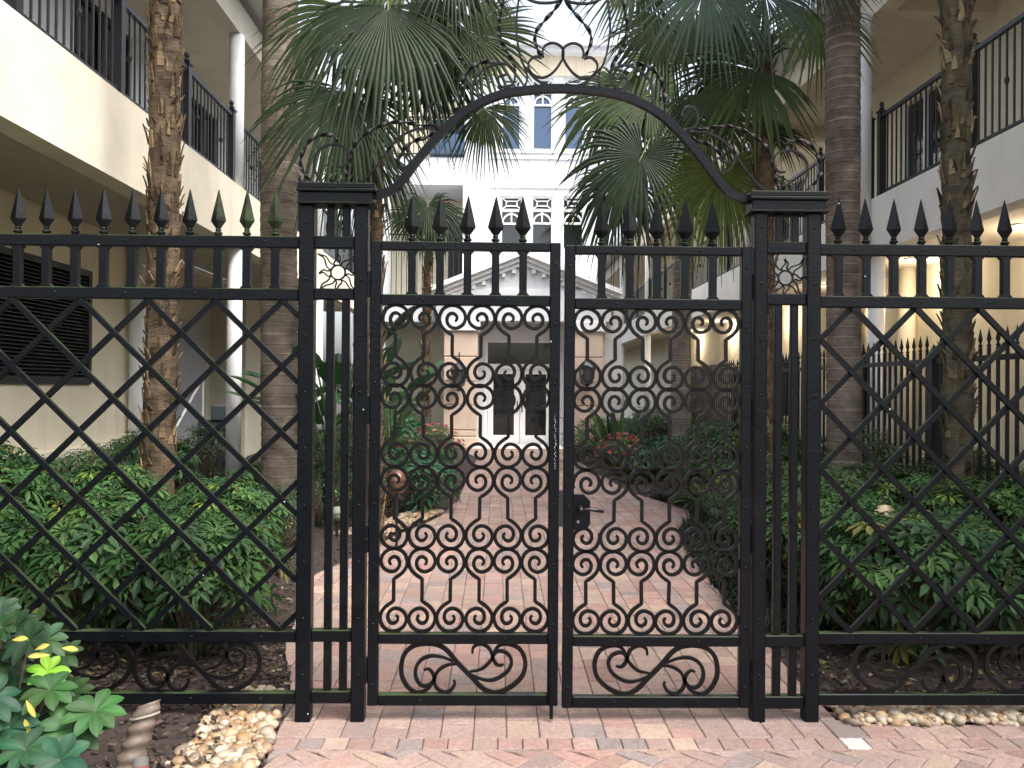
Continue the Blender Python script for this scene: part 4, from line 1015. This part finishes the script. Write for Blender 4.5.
# ================================================================== shrubs
def leaflet(mb, p, dv, up, L, W_, col, droop=.3, fold=.2, shape=(.55,1.0), cols2=None):
    dv = dv.normalized(); s_ = dv.cross(up); s_ = s_.normalized() if s_.length > 1e-3 else Vector((1,0,0)); nn = s_.cross(dv)
    c0 = p; c1 = p+dv*L*.35+nn*L*.04; c2 = p+dv*L*.70-Vector((0,0,droop*L*.35)); tp = p+dv*L-Vector((0,0,droop*L))
    a1, a2 = W_*shape[0]/2, W_*shape[1]/2
    v = [c0, c1-s_*a1+nn*fold*a1, c1, c1+s_*a1+nn*fold*a1, c2-s_*a2+nn*fold*a2, c2, c2+s_*a2+nn*fold*a2, tp]
    b0 = len(mb.v); mb.add(v, [(0,2,1),(0,3,2),(1,2,5,4),(2,3,6,5),(4,5,7),(5,6,7)], col)
    if cols2:
        mb.c[b0+2] = cols2; mb.c[b0+5] = cols2
def sph(rnd):
    while True:
        v = Vector((rnd.uniform(-1,1), rnd.uniform(-1,1), rnd.uniform(-1,1)))
        if .05 < v.length < 1: return v.normalized()
def schef(seed, n, rx, h, z0, Lf=.105, cols=None, nl=(7,9)):
    rnd = random.Random(seed); mb = MB(); st = MB(); cols = cols or [(.022,.058,.018),(.030,.074,.021),(.017,.046,.017),(.046,.095,.024)]
    for i in range(n):
        v = sph(rnd); v.z = abs(v.z) if rnd.random() < .6 else v.z; rad = rnd.uniform(.55,1.0)**.5
        lump = 1+.25*noise.noise(v*2.2+Vector((seed,0,0)))
        c = Vector((v.x*rx*rad*lump, v.y*rx*rad*lump, z0+(h-z0)*(.45+.55*v.z*rad*lump))); c.z = max(c.z, .08)
        up = (v+Vector((0,0,.9))+sph(rnd)*.45).normalized(); a0 = rnd.uniform(0,6.28); t1 = up.orthogonal().normalized(); t2 = up.cross(t1)
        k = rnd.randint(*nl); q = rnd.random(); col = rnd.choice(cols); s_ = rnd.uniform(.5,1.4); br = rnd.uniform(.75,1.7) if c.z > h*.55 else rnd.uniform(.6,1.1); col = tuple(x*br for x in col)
        if q < .03 and c.z > h*.6: col = (.12,.19,.03); s_ *= .8
        elif q < .042: col = (.16,.16,.04)
        elif q < .05: col = (.10,.06,.025)
        elev = rnd.uniform(-.15,.35)
        for j in range(k):
            a = a0+6.283*j/k; dv = t1*math.cos(a)+t2*math.sin(a)+up*elev; kk = rnd.uniform(.8,1.2)
            leaflet(mb, c+dv*.02, dv, up, Lf*s_*rnd.uniform(.85,1.1), Lf*.36*s_, tuple(x*kk for x in col), rnd.uniform(.1,.45), .25)
        if i % 3 == 0: st.sweep([c, c*.6+Vector((0,0,-.02)), Vector((c.x*.25, c.y*.25, 0))], .009, .009, n=4)
    for i in range(8):
        a = rnd.uniform(0,6.28); rr = rx*rnd.uniform(.3,.8); st.sweep(smooth_path([(rr*.3*math.cos(a), rr*.3*math.sin(a), -.03), (rr*.5*math.cos(a+.3), rr*.5*math.sin(a+.3), h*.3), (rr*math.cos(a), rr*math.sin(a), h*.75)], 3), .02, .02, n=5)
    return mb, st
SV = []
for i in range(5):
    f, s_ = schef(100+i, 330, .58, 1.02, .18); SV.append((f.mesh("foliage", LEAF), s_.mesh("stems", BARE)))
SMALL = []
for i in range(3):
    f, s_ = schef(200+i, 260, .55, 1.0, .12, .075, [(.020,.048,.020),(.028,.062,.024),(.034,.078,.030)], (5,7)); SMALL.append((f.mesh("foliage", LEAF), s_.mesh("stems", BARE)))
BROAD = []
for i in range(3):
    f, s_ = schef(300+i, 150, .5, .8, .1, .17, [(.018,.060,.030),(.026,.080,.036),(.020,.070,.024)], (4,6)); BROAD.append((f.mesh("foliage", LEAF), s_.mesh("stems", BARE)))
def put(var, x, y, sc, label, cat="shrub", group=None, rz=None, name="shrub", sz=None, z=.03):
    r = empty(name, (x, y, z), label, cat, group); rz = random.uniform(0,6.28) if rz is None else rz
    for me, nm in ((var[0], "foliage"), (var[1], "stems")):
        o = inst(nm, me, r, (x, y, z), (0,0,rz), (sc, sc, sz or sc))
    return r
random.seed(21)
GH, GH2 = "umbrella leaf shrubs of the left hedge", "umbrella leaf shrubs of the right hedge"
ORD = ["nearest the gate pillar", "second from the gate pillar", "third from the gate pillar", "fourth from the gate pillar", "fifth from the gate pillar"]
ROW = ["front row", "second row", "third row", "fourth row", "fifth row", "sixth row", "rearmost row"]
def hedge(side, grp, rows):
    for n, (y, xs, sc) in enumerate(rows):
        for i, x in enumerate(xs):
            put(random.choice(SV if y < 7 else SV+SMALL), x+random.uniform(-.12,.12), y+random.uniform(-.12,.12), sc*random.uniform(.9,1.1)*(1.55 if side == 'left' and y > 7 and x/y < -.41 else 1.15 if side == 'left' and y > 5 and x/y < -.5 else 1),
                "umbrella leaf shrub, %s of the %s hedge, %s" % (ROW[n], side, ORD[i]), group=grp)
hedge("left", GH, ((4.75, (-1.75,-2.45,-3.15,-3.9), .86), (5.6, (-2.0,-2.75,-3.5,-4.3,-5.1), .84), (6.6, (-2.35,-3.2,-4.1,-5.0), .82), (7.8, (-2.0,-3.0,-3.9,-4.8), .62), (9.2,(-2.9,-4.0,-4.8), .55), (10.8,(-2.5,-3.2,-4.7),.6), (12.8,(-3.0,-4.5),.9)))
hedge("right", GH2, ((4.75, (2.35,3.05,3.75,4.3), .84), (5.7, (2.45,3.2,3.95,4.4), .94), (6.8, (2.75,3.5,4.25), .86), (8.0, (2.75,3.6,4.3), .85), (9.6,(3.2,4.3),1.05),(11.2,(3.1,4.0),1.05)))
for y, x, lab in ((6.2,5.4,"green shrub beyond the picket fence, nearest the camera"),(6.3,6.2,"green shrub beyond the picket fence, against the lit wall"),(8.0,5.7,"green shrub beyond the picket fence, behind the rough right palm"),(10,5.8,"green shrub beyond the picket fence, beside the white column")):
    put(random.choice(SV), x, y, .85, lab, group="shrubs beyond the picket fence")
# strap-leaf and paddle-leaf plants
def rosette(seed, n, L, wd, col, arch=.5, upr=.9, seg=5):
    rnd = random.Random(seed); mb = MB()
    for i in range(n):
        a = i*2.4+rnd.uniform(-.2,.2); el = R(rnd.uniform(25,80))*upr; o = Vector((math.cos(a), math.sin(a), 0)); l = L*rnd.uniform(.7,1.1); pts = []
        for j in range(seg+1):
            t = j/seg; pts.append(o*(math.cos(el)*l*t+.02)+Vector((0,0,math.sin(el)*l*t-arch*l*t*t)))
        s_ = Vector((-math.sin(a), math.cos(a), 0)); k = rnd.uniform(.75,1.25); c = tuple(x*k for x in rnd.choice(col)); vs = []
        for j, p in enumerate(pts):
            t = j/seg; w_ = wd*math.sin(math.pi*min(1,.18+t*.82))**.7*.5+.001
            vs += [p-s_*w_+Vector((0,0,w_*.5)), p, p+s_*w_+Vector((0,0,w_*.5))]
        mb.add(vs, [(j*3+q, j*3+q+1, (j+1)*3+q+1, (j+1)*3+q) for j in range(seg) for q in (0,1)], c)
    return mb
def paddle(seed, n, h, L, wd, col):
    rnd = random.Random(seed); mb = MB(); st = MB()
    for i in range(n):
        a = i*2.4+rnd.uniform(-.3,.3); o = Vector((math.cos(a), math.sin(a), 0)); hh = h*rnd.uniform(.5,1); rr = .15+.35*rnd.random(); b0 = o*rr+Vector((0,0,hh))
        st.sweep(smooth_path([o*.03, o*rr*.4+Vector((0,0,hh*.6)), b0], 4), .02, .02, n=5)
        dv = (o*rnd.uniform(.4,1)+Vector((0,0,rnd.uniform(.3,1.1)))).normalized(); s_ = Vector((-math.sin(a), math.cos(a), 0)); nn = s_.cross(dv)
        l = L*rnd.uniform(.7,1.1); k = rnd.uniform(.8,1.2); c = tuple(x*k for x in rnd.choice(col)); vs = []; seg = 9
        for j in range(seg+1):
            t = j/seg; p = b0+dv*l*t-Vector((0,0,.35*l*t*t)); w_ = wd*.5*math.sin(math.pi*min(1,.06+t*.94))**.6+.001; jt = rnd.uniform(.85,1.05)
            vs += [p-s_*w_*jt+nn*w_*.35, p, p+s_*w_*jt+nn*w_*.35]
        mb.add(vs, [(j*3+q, j*3+q+1, (j+1)*3+q+1, (j+1)*3+q) for j in range(seg) for q in (0,1)], c)
    return mb, st
GRN = [(.020,.060,.022),(.030,.080,.026),(.016,.045,.020)]
def plant1(mb, x, y, sc, label, name="plant", cat="plant", group=None, st=None, z=.04):
    r = empty(name, (x, y, z), label, cat, group)
    o = inst("leaves", mb.mesh("leaves", LEAF), r, (x,y,z), (0,0,random.uniform(0,6)), sc)
    if st: inst("stems", st.mesh("stems", mat("green_stem", (.05,.09,.03), .6)), r, (x,y,z), tuple(o.rotation_euler), sc)
    return r
def G0(px, py):    # ground point seen at a pixel
    v = CM.to_3x3() @ Vector(((px-512)/800, -(py-384)/800, -1)); k = -CAMZ/v.z; return v.x*k, v.y*k
mb, st = paddle(1, 16, 1.9, .75, .30, GRN); plant1(mb, -1.95, 9.6, 1.15, "tall paddle leaf plant seen between the bars of the left pillar", "bird_of_paradise", st=st)
mb, st = paddle(2, 20, 1.6, .8, .24, GRN); plant1(mb, -1.75, 13.2, 1.1, "tall paddle leaf plant in the bed before the dark gallery opening", "bird_of_paradise", st=st)
mb, st = paddle(3, 16, 1.3, .75, .20, GRN); plant1(mb, -2.4, 15.2, 1.15, "long leaved plant filling the corner by the gallery opening", "bird_of_paradise", st=st)
mb, st = paddle(5, 14, 1.5, .7, .22, GRN); plant1(mb, -2.9, 11.8, 1.1, "paddle leaf plant behind the ringed palm on the left", "bird_of_paradise", st=st)
bx = [(-1.75,12.0,.9,BROAD),(-1.15,11.2,.85,BROAD),(-1.55,10.5,.8,SMALL),(-1.5,9.5,.75,SMALL),(-2.3,11.0,.95,SMALL),(-2.2,12.6,1.0,SMALL),(-1.35,12.4,.8,SMALL),(-1.15,14.0,.8,SMALL),(-1.25,16.0,.8,SMALL),(-1.9,8.9,.7,SMALL),(-2.0,17.5,1.1,BROAD),(-2.9,17,1.2,SMALL),(-2.2,19.8,1.0,SMALL)]
LL = ["behind the gravel edge","","in front of the glossy shrub","beside the bronze lamp","under the paddle leaf plant","in the middle of the bed","behind the glossy shrub","before the red blossoms","at the path just before the portico","nearest the gate pillar bars","under the gallery opening","in the corner by the column","against the gallery wall"]
for (x, y, sc, var), l in zip(bx, LL):
    if l: put(random.choice(var), x, y, sc, "leafy shrub in the left path bed, "+l, group="shrubs in the left bed of the path")
f, s_ = schef(400, 170, .55, .8, .15, .12, [(.020,.075,.035),(.030,.10,.045)], (5,7)); put((f.mesh("foliage", LEAF), s_.mesh("stems", BARE)), -.98, 10.15, .98, "glossy broad leaved shrub bulging over the left edge of the path")
bx = [(2.55,9.0,.55,SMALL),(2.95,10.1,.7,SMALL),(2.75,11.2,.7,SMALL),(2.45,13.4,.7,BROAD),(3.0,12.4,.9,SMALL),(3.0,14.0,.95,BROAD),(2.5,15.0,.7,BROAD),(3.9,13.2,1.0,SMALL),(4.1,15.2,1.0,SMALL),(2.6,17.2,.9,SMALL),(3.4,18.0,1.15,SMALL),(4.1,18.2,1.2,SMALL),(2.35,19.2,.95,SMALL),(2.55,6.9,.5,SMALL),(2.35,7.9,.5,SMALL)]
LL = ["at the bend of the path","in front of the thin brown palm","behind the light green strap plant","before the pink blossoms","behind the bend of the path","against the left of the grey palm","under the large strap leaf plant","near the picket fence","far back by the picket fence","beside the portico","behind the large strap leaf plant","in the far corner","nearest the portico pillar","small one nearest the gate","small one in the dark grass"]
for (x, y, sc, var), l in zip(bx, LL): put(random.choice(var), x, y, sc, "leafy shrub in the right path bed, "+l, group="shrubs in the right bed of the path")
for i, (x, y, L, lab) in enumerate(((2.35,16.2,2.0,"large strap leaf plant rising behind the red flowers on the right"),(2.95,15.6,1.1,"strap leaf plant left of the grey palm trunk"),(2.75,10.4,.75,"light green strap leaf plant at the bend of the right bed"),(3.2,9.0,.7,"strap leaf clump in shade behind the right gate leaf"))):
    plant1(rosette(50+i, 44, L, .09, [(.025,.075,.028),(.04,.10,.03)] if i != 2 else [(.07,.14,.03),(.05,.11,.03)], .45 if L < 1.9 else .30, .9 if L < 1.9 else 1.05), x, y, 1, lab, "strap_leaf_plant")
RED = [(.34,.035,.05),(.42,.09,.07),(.30,.03,.045),(.45,.16,.13)]
def flower(x, y, sc, n, label, extra=None):
    r = empty("flowering_shrub", (x, y, .04), label, "flowering shrub"); rnd = random.Random(int(x*100)); f, s_ = schef(int(500+x*10), 150, .5, .85, .1, .09, [(.03,.08,.03),(.07,.11,.03),(.04,.09,.03)], (5,7))
    inst("foliage", f.mesh("foliage", LEAF), r, (x,y,.04), (0,0,0), sc); inst("stems", s_.mesh("stems", BARE), r, (x,y,.04), (0,0,0), sc)
    mb = MB()
    for i in range(int(n*1.8)):
        v = sph(rnd); v.z = abs(v.z); c = Vector((v.x*.55, v.y*.55, .38+.52*v.z)); col = rnd.choice(RED); up = (v+Vector((0,0,.6))).normalized(); t1 = up.orthogonal().normalized(); t2 = up.cross(t1)
        for j in range(7):
            a = 6.283*j/7; leaflet(mb, c, t1*math.cos(a)+t2*math.sin(a)+up*.5, up, .05, .024, tuple(q*rnd.uniform(.8,1.2) for q in col), .1, .2)
    inst("blossom", mb.mesh("blossom", LEAF), r, (x,y,.04), (0,0,0), sc)
flower(-1.15, 14.9, 1.0, 60, "shrub with red blossoms by the left portico pillar"); flower(-1.75, 14.0, .85, 22, "shrub with a few orange red blossoms left of the denser red one")
flower(2.25, 14.6, .85, 55, "shrub with pink red blossoms right of the path"); flower(1.75, 17.2, .75, 14, "small shrub with a few pink blossoms beside the right portico pillar")
# dark mondo grass edging the right of the path
mb = MB(); rnd = random.Random(5)
for i in range(5200):
    y = rnd.uniform(4.9, 11.5); x = Rx(y)-.02+rnd.uniform(0,.75)**1.1; a = rnd.uniform(0,6.28); l = rnd.uniform(.10,.24); o = Vector((math.cos(a), math.sin(a), 0)); s_ = Vector((-math.sin(a), math.cos(a), 0))*.005
    p = Vector((x,y,.02)); q = p+o*l*.35+Vector((0,0,l*.75)); t_ = p+o*l*.85+Vector((0,0,l*.55)); k = rnd.uniform(.6,1.4)
    mb.add([p-s_, p+s_, q+s_, q-s_, t_], [(0,1,2,3),(3,2,4)], (.012*k,.022*k,.013*k))
tag(mb.build("mondo_grass", LEAF), "dark tufted grass edging the right side of the path", "grass", kind="stuff")
mb = MB()
for i in range(1500):
    y = rnd.uniform(4.1, 6.2); x = (Lx(y)-.1-rnd.uniform(0,3)) if i % 2 else Rx(y)+.1+rnd.uniform(0,3.5); a = rnd.uniform(0,6.28); L = rnd.uniform(.03,.08)
    k = rnd.choice(((.16,.12,.05),(.10,.07,.03),(.06,.09,.03),(.22,.19,.08)))
    leaflet(mb, Vector((x,y,.075+rnd.uniform(0,.03))), Vector((math.cos(a),math.sin(a),rnd.uniform(-.2,.4))), Vector((0,0,1)), L, L*.38, k, .2, .3)
tag(mb.build("leaf_litter", LEAF), "dry fallen leaves under the hedges", "leaf litter", kind="stuff")

def fine_leaflet(mb, p, dv, up, L, W_, col, droop=.2, fold=.12):
    dv = dv.normalized(); s_ = dv.cross(up).normalized(); nn = s_.cross(dv); n = 9; vs = []; cs = []
    for i in range(n+1):
        t = i/n; w_ = W_*.5*(math.sin(math.pi*t**1.35)**.75 if 0 < t < 1 else 0)+.0006; c = p+dv*L*t+nn*L*.10*math.sin(t*2.2)-Vector((0,0,droop*L*t*t))
        if t > .93: w_ *= .6
        for q in (-1,-.5,0,.5,1): vs.append(c+s_*w_*q+nn*fold*w_*abs(q)*1.2); k = 1.3 if q == 0 else 1; cs.append((col[0]*k*1.1, col[1]*k, col[2]*k))
    b0 = len(mb.v); mb.add(vs, [(i*5+j, i*5+j+1, (i+1)*5+j+1, (i+1)*5+j) for i in range(n) for j in range(4)]); mb.c[b0:] = cs
# corner shrub in front of the fence at lower left
random.seed(4); r = empty("shrub", (-1.95, 3.15, .02), "umbrella leaf shrub with a bright lime sprig in the lower left corner, before the fence", "shrub"); mb = MB(); st = MB(); rnd = random.Random(9)
W_ = [(50,690,3.0,.115,(.026,.075,.022)),(70,728,2.95,.135,(.028,.085,.025)),(95,712,2.98,.12,(.03,.09,.026)),(10,728,2.9,.11,(.02,.07,.035)),(45,640,3.2,.10,(.028,.075,.03)),(48,672,3.1,.085,(.16,.36,.03)),(14,672,3.1,.09,(.018,.06,.03)),
      (-10,700,2.9,.12,(.018,.06,.03)),(25,750,2.8,.11,(.02,.065,.03)),(65,655,3.25,.085,(.03,.07,.025)),(20,625,3.3,.09,(.02,.055,.025)),(60,760,2.75,.12,(.02,.07,.035)),(-20,650,3.1,.11,(.018,.055,.025)),(-30,740,2.8,.12,(.02,.06,.03)),(0,610,3.4,.09,(.02,.05,.025))]
for i in range(60): W_.append((rnd.uniform(-110,75), rnd.uniform(625,800), rnd.uniform(3.0,3.6), rnd.uniform(.07,.11), rnd.choice([(.012,.036,.013),(.016,.045,.014),(.010,.030,.012)])))
for px, py, Y, L, col in W_:
    c = P(px, py, Y); c.z = max(c.z, .08); up = (Vector((.15,-.65,.8))+sph(rnd)*.25).normalized(); t1 = up.orthogonal().normalized(); t2 = up.cross(t1); k = rnd.randint(7,9); a0 = rnd.uniform(0,6)
    for j in range(k):
        a = a0+6.283*j/k+rnd.uniform(-.12,.12); fine_leaflet(mb, c, t1*math.cos(a)+t2*math.sin(a)+up*rnd.uniform(0,.3), up, L*rnd.uniform(.85,1.05), L*.40, tuple(q*rnd.uniform(.85,1.15) for q in col), .22, .12)
    st.sweep(smooth_path([c, c*.5+Vector((-1.0,1.6,.0))+Vector((0,0,-.05)), Vector((-1.95+rnd.uniform(-.15,.15),3.25+rnd.uniform(-.1,.1),0))], 3), .010, .010, n=5)
for px, py, dx, dz in ((12,640,.06,.01),(35,650,.05,.02),(50,655,-.06,.0),(62,648,.05,.0),(22,745,.03,.06),(32,735,-.02,.07),(45,768,.05,.03),(26,700,.04,-.05)):   # yellowed leaves
    c = P(px, py, 2.9); fine_leaflet(mb, c, Vector((dx,-.01,dz)), Vector((0,-1,.6)), .07, .018, (.42,.42,.09), .05, .1)
mb.build("foliage", LEAF, r, smooth=True); st.build("stems", BARE, r)

# ================================================================== small things in the beds
# ribbed weathered shield at the lower left
PIPE = mat("weathered_brown_plastic", (.13,.10,.08), .6, var=.3, vscale=20, bump=.2)
c = P(116, 752, 3.08); r = empty("drain_pipe", (c.x, c.y, .03), "short weathered ribbed brown pipe end leaning in the mulch beside the corner shrub", "pipe")
m = MB(); prof = []
for i in range(52): prof.append((.056+.0045*math.sin(i*.85)-.0003*i, i*.0074))
m.lathe(prof, 0, 0, 0, 22); vs = []
for (x, y, z) in m.v: vs.append((x, y, z*(1.0+1.6*x)))
rm = Matrix.Rotation(R(14), 3, 'Y') @ Matrix.Rotation(R(-12), 3, 'X'); m.v = [tuple(rm @ Vector(v)+Vector((c.x, c.y, .0))) for v in vs]; m.build("ribbed_tube", PIPE, r, smooth=True)
m = MB(); m.v = []; pts = [rm @ Vector((.047*math.cos(t), .047*math.sin(t), .330*(1+1.6*.045*math.cos(t))))+Vector((c.x,c.y,0)) for t in [2*math.pi*i/20 for i in range(21)]]; m.sweep(pts, .006, .006, up=(0,0,1)); m.build("rim", mat("pale_rim", (.36,.33,.28), .6), r)
c = P(90, 775, 2.85); r = empty("valve_box", (c.x, c.y, .0), "dark teal irrigation valve box at the lower left edge of the mulch", "valve box")
m = MB(); m.bbox(c.x-.09, c.x+.07, c.y-.07, c.y+.07, 0, .13, .012); m.build("box", mat("teal_plastic", (.02,.10,.09), .5, var=.2), r)
m = MB(); m.bbox(c.x-.095, c.x+.075, c.y-.075, c.y+.075, .132, .15, .006); m.build("lid", mat("teal_lid", (.025,.12,.11), .5, var=.2), r)
c = P(146, 778, 2.95); r = empty("spray_head", (c.x, c.y, .0), "grey tube with a red band lying at the bottom of the mulch", "tube")
m = MB(); m.sweep([c+Vector((-.02,0,.07)), c+Vector((.03,-.12,-.10))], .055, .055, n=14); m.build("tube", mat("grey_plastic", (.10,.095,.09), .7), r, smooth=True)
m = MB(); m.sweep([c+Vector((-.012,-.02,.045)), c+Vector((.002,-.05,.0))], .058, .058, n=14); m.build("band", mat("red_band", (.14,.045,.035), .7), r, smooth=True)
# bronze globe lamp and a pale one
def globe(px, py, Y, rr, col, label, m_):
    p = P(px, py, Y); r = empty("garden_lamp", (p.x, p.y, .03), label, "garden lamp")
    m = MB(); m.lathe([(.0,rr*1.15),(rr*.5,rr*1.02),(rr*.85,rr*.62),(rr,.1*rr),(rr*.92,-.5*rr),(rr*.55,-rr),(.02,-rr*1.05)], p.x, p.y, p.z, 18); m.build("shade", m_, r, smooth=True)
    m = MB(); m.sweep([(p.x,p.y,.02),(p.x,p.y,p.z-rr)], .03, .03, n=8); m.build("stake", IRON2, r)
    m = MB(); m.lathe([(rr*1.01,.12*rr),(rr*1.06,.16*rr),(rr*1.01,.2*rr)], p.x, p.y, p.z, 18); m.build("band", IRON2, r)
globe(397, 482, 7.9, .105, None, "bronze dome garden lamp in front of the bushy bed by the gravel", mat("bronze", (.16,.09,.06), .35, .5, var=.3, bump=.1))
globe(337, 514, 8.3, .07, None, "small pale green garden lamp behind the bars of the left pillar", mat("pale_green", (.16,.19,.13), .6, var=.2))
globe(885, 518, 5.2, .075, None, "small tan dome garden lamp among leaves behind the right lattice", mat("tan_stone", (.42,.34,.22), .8, var=.3, bump=.4))
# dark electrical cabinet in the stair alcove
c = P(217, 430, 13.0); r = empty("equipment_box", (c.x, 13.0, 0), "dark blue grey equipment box at the foot of the white handrail", "box")
m = MB(); m.bbox(c.x-.25, c.x+.25, 12.8, 13.15, .05, 1.05, .02); m.build("cabinet", mat("blue_grey", (.05,.065,.08), .5, var=.2), r); m = MB(); m.bbox(c.x-.02, c.x+.27, 12.75, 13.1, 1.052, 1.30, .02); m.build("meter", mat("blue_grey2", (.06,.075,.09), .5), r)
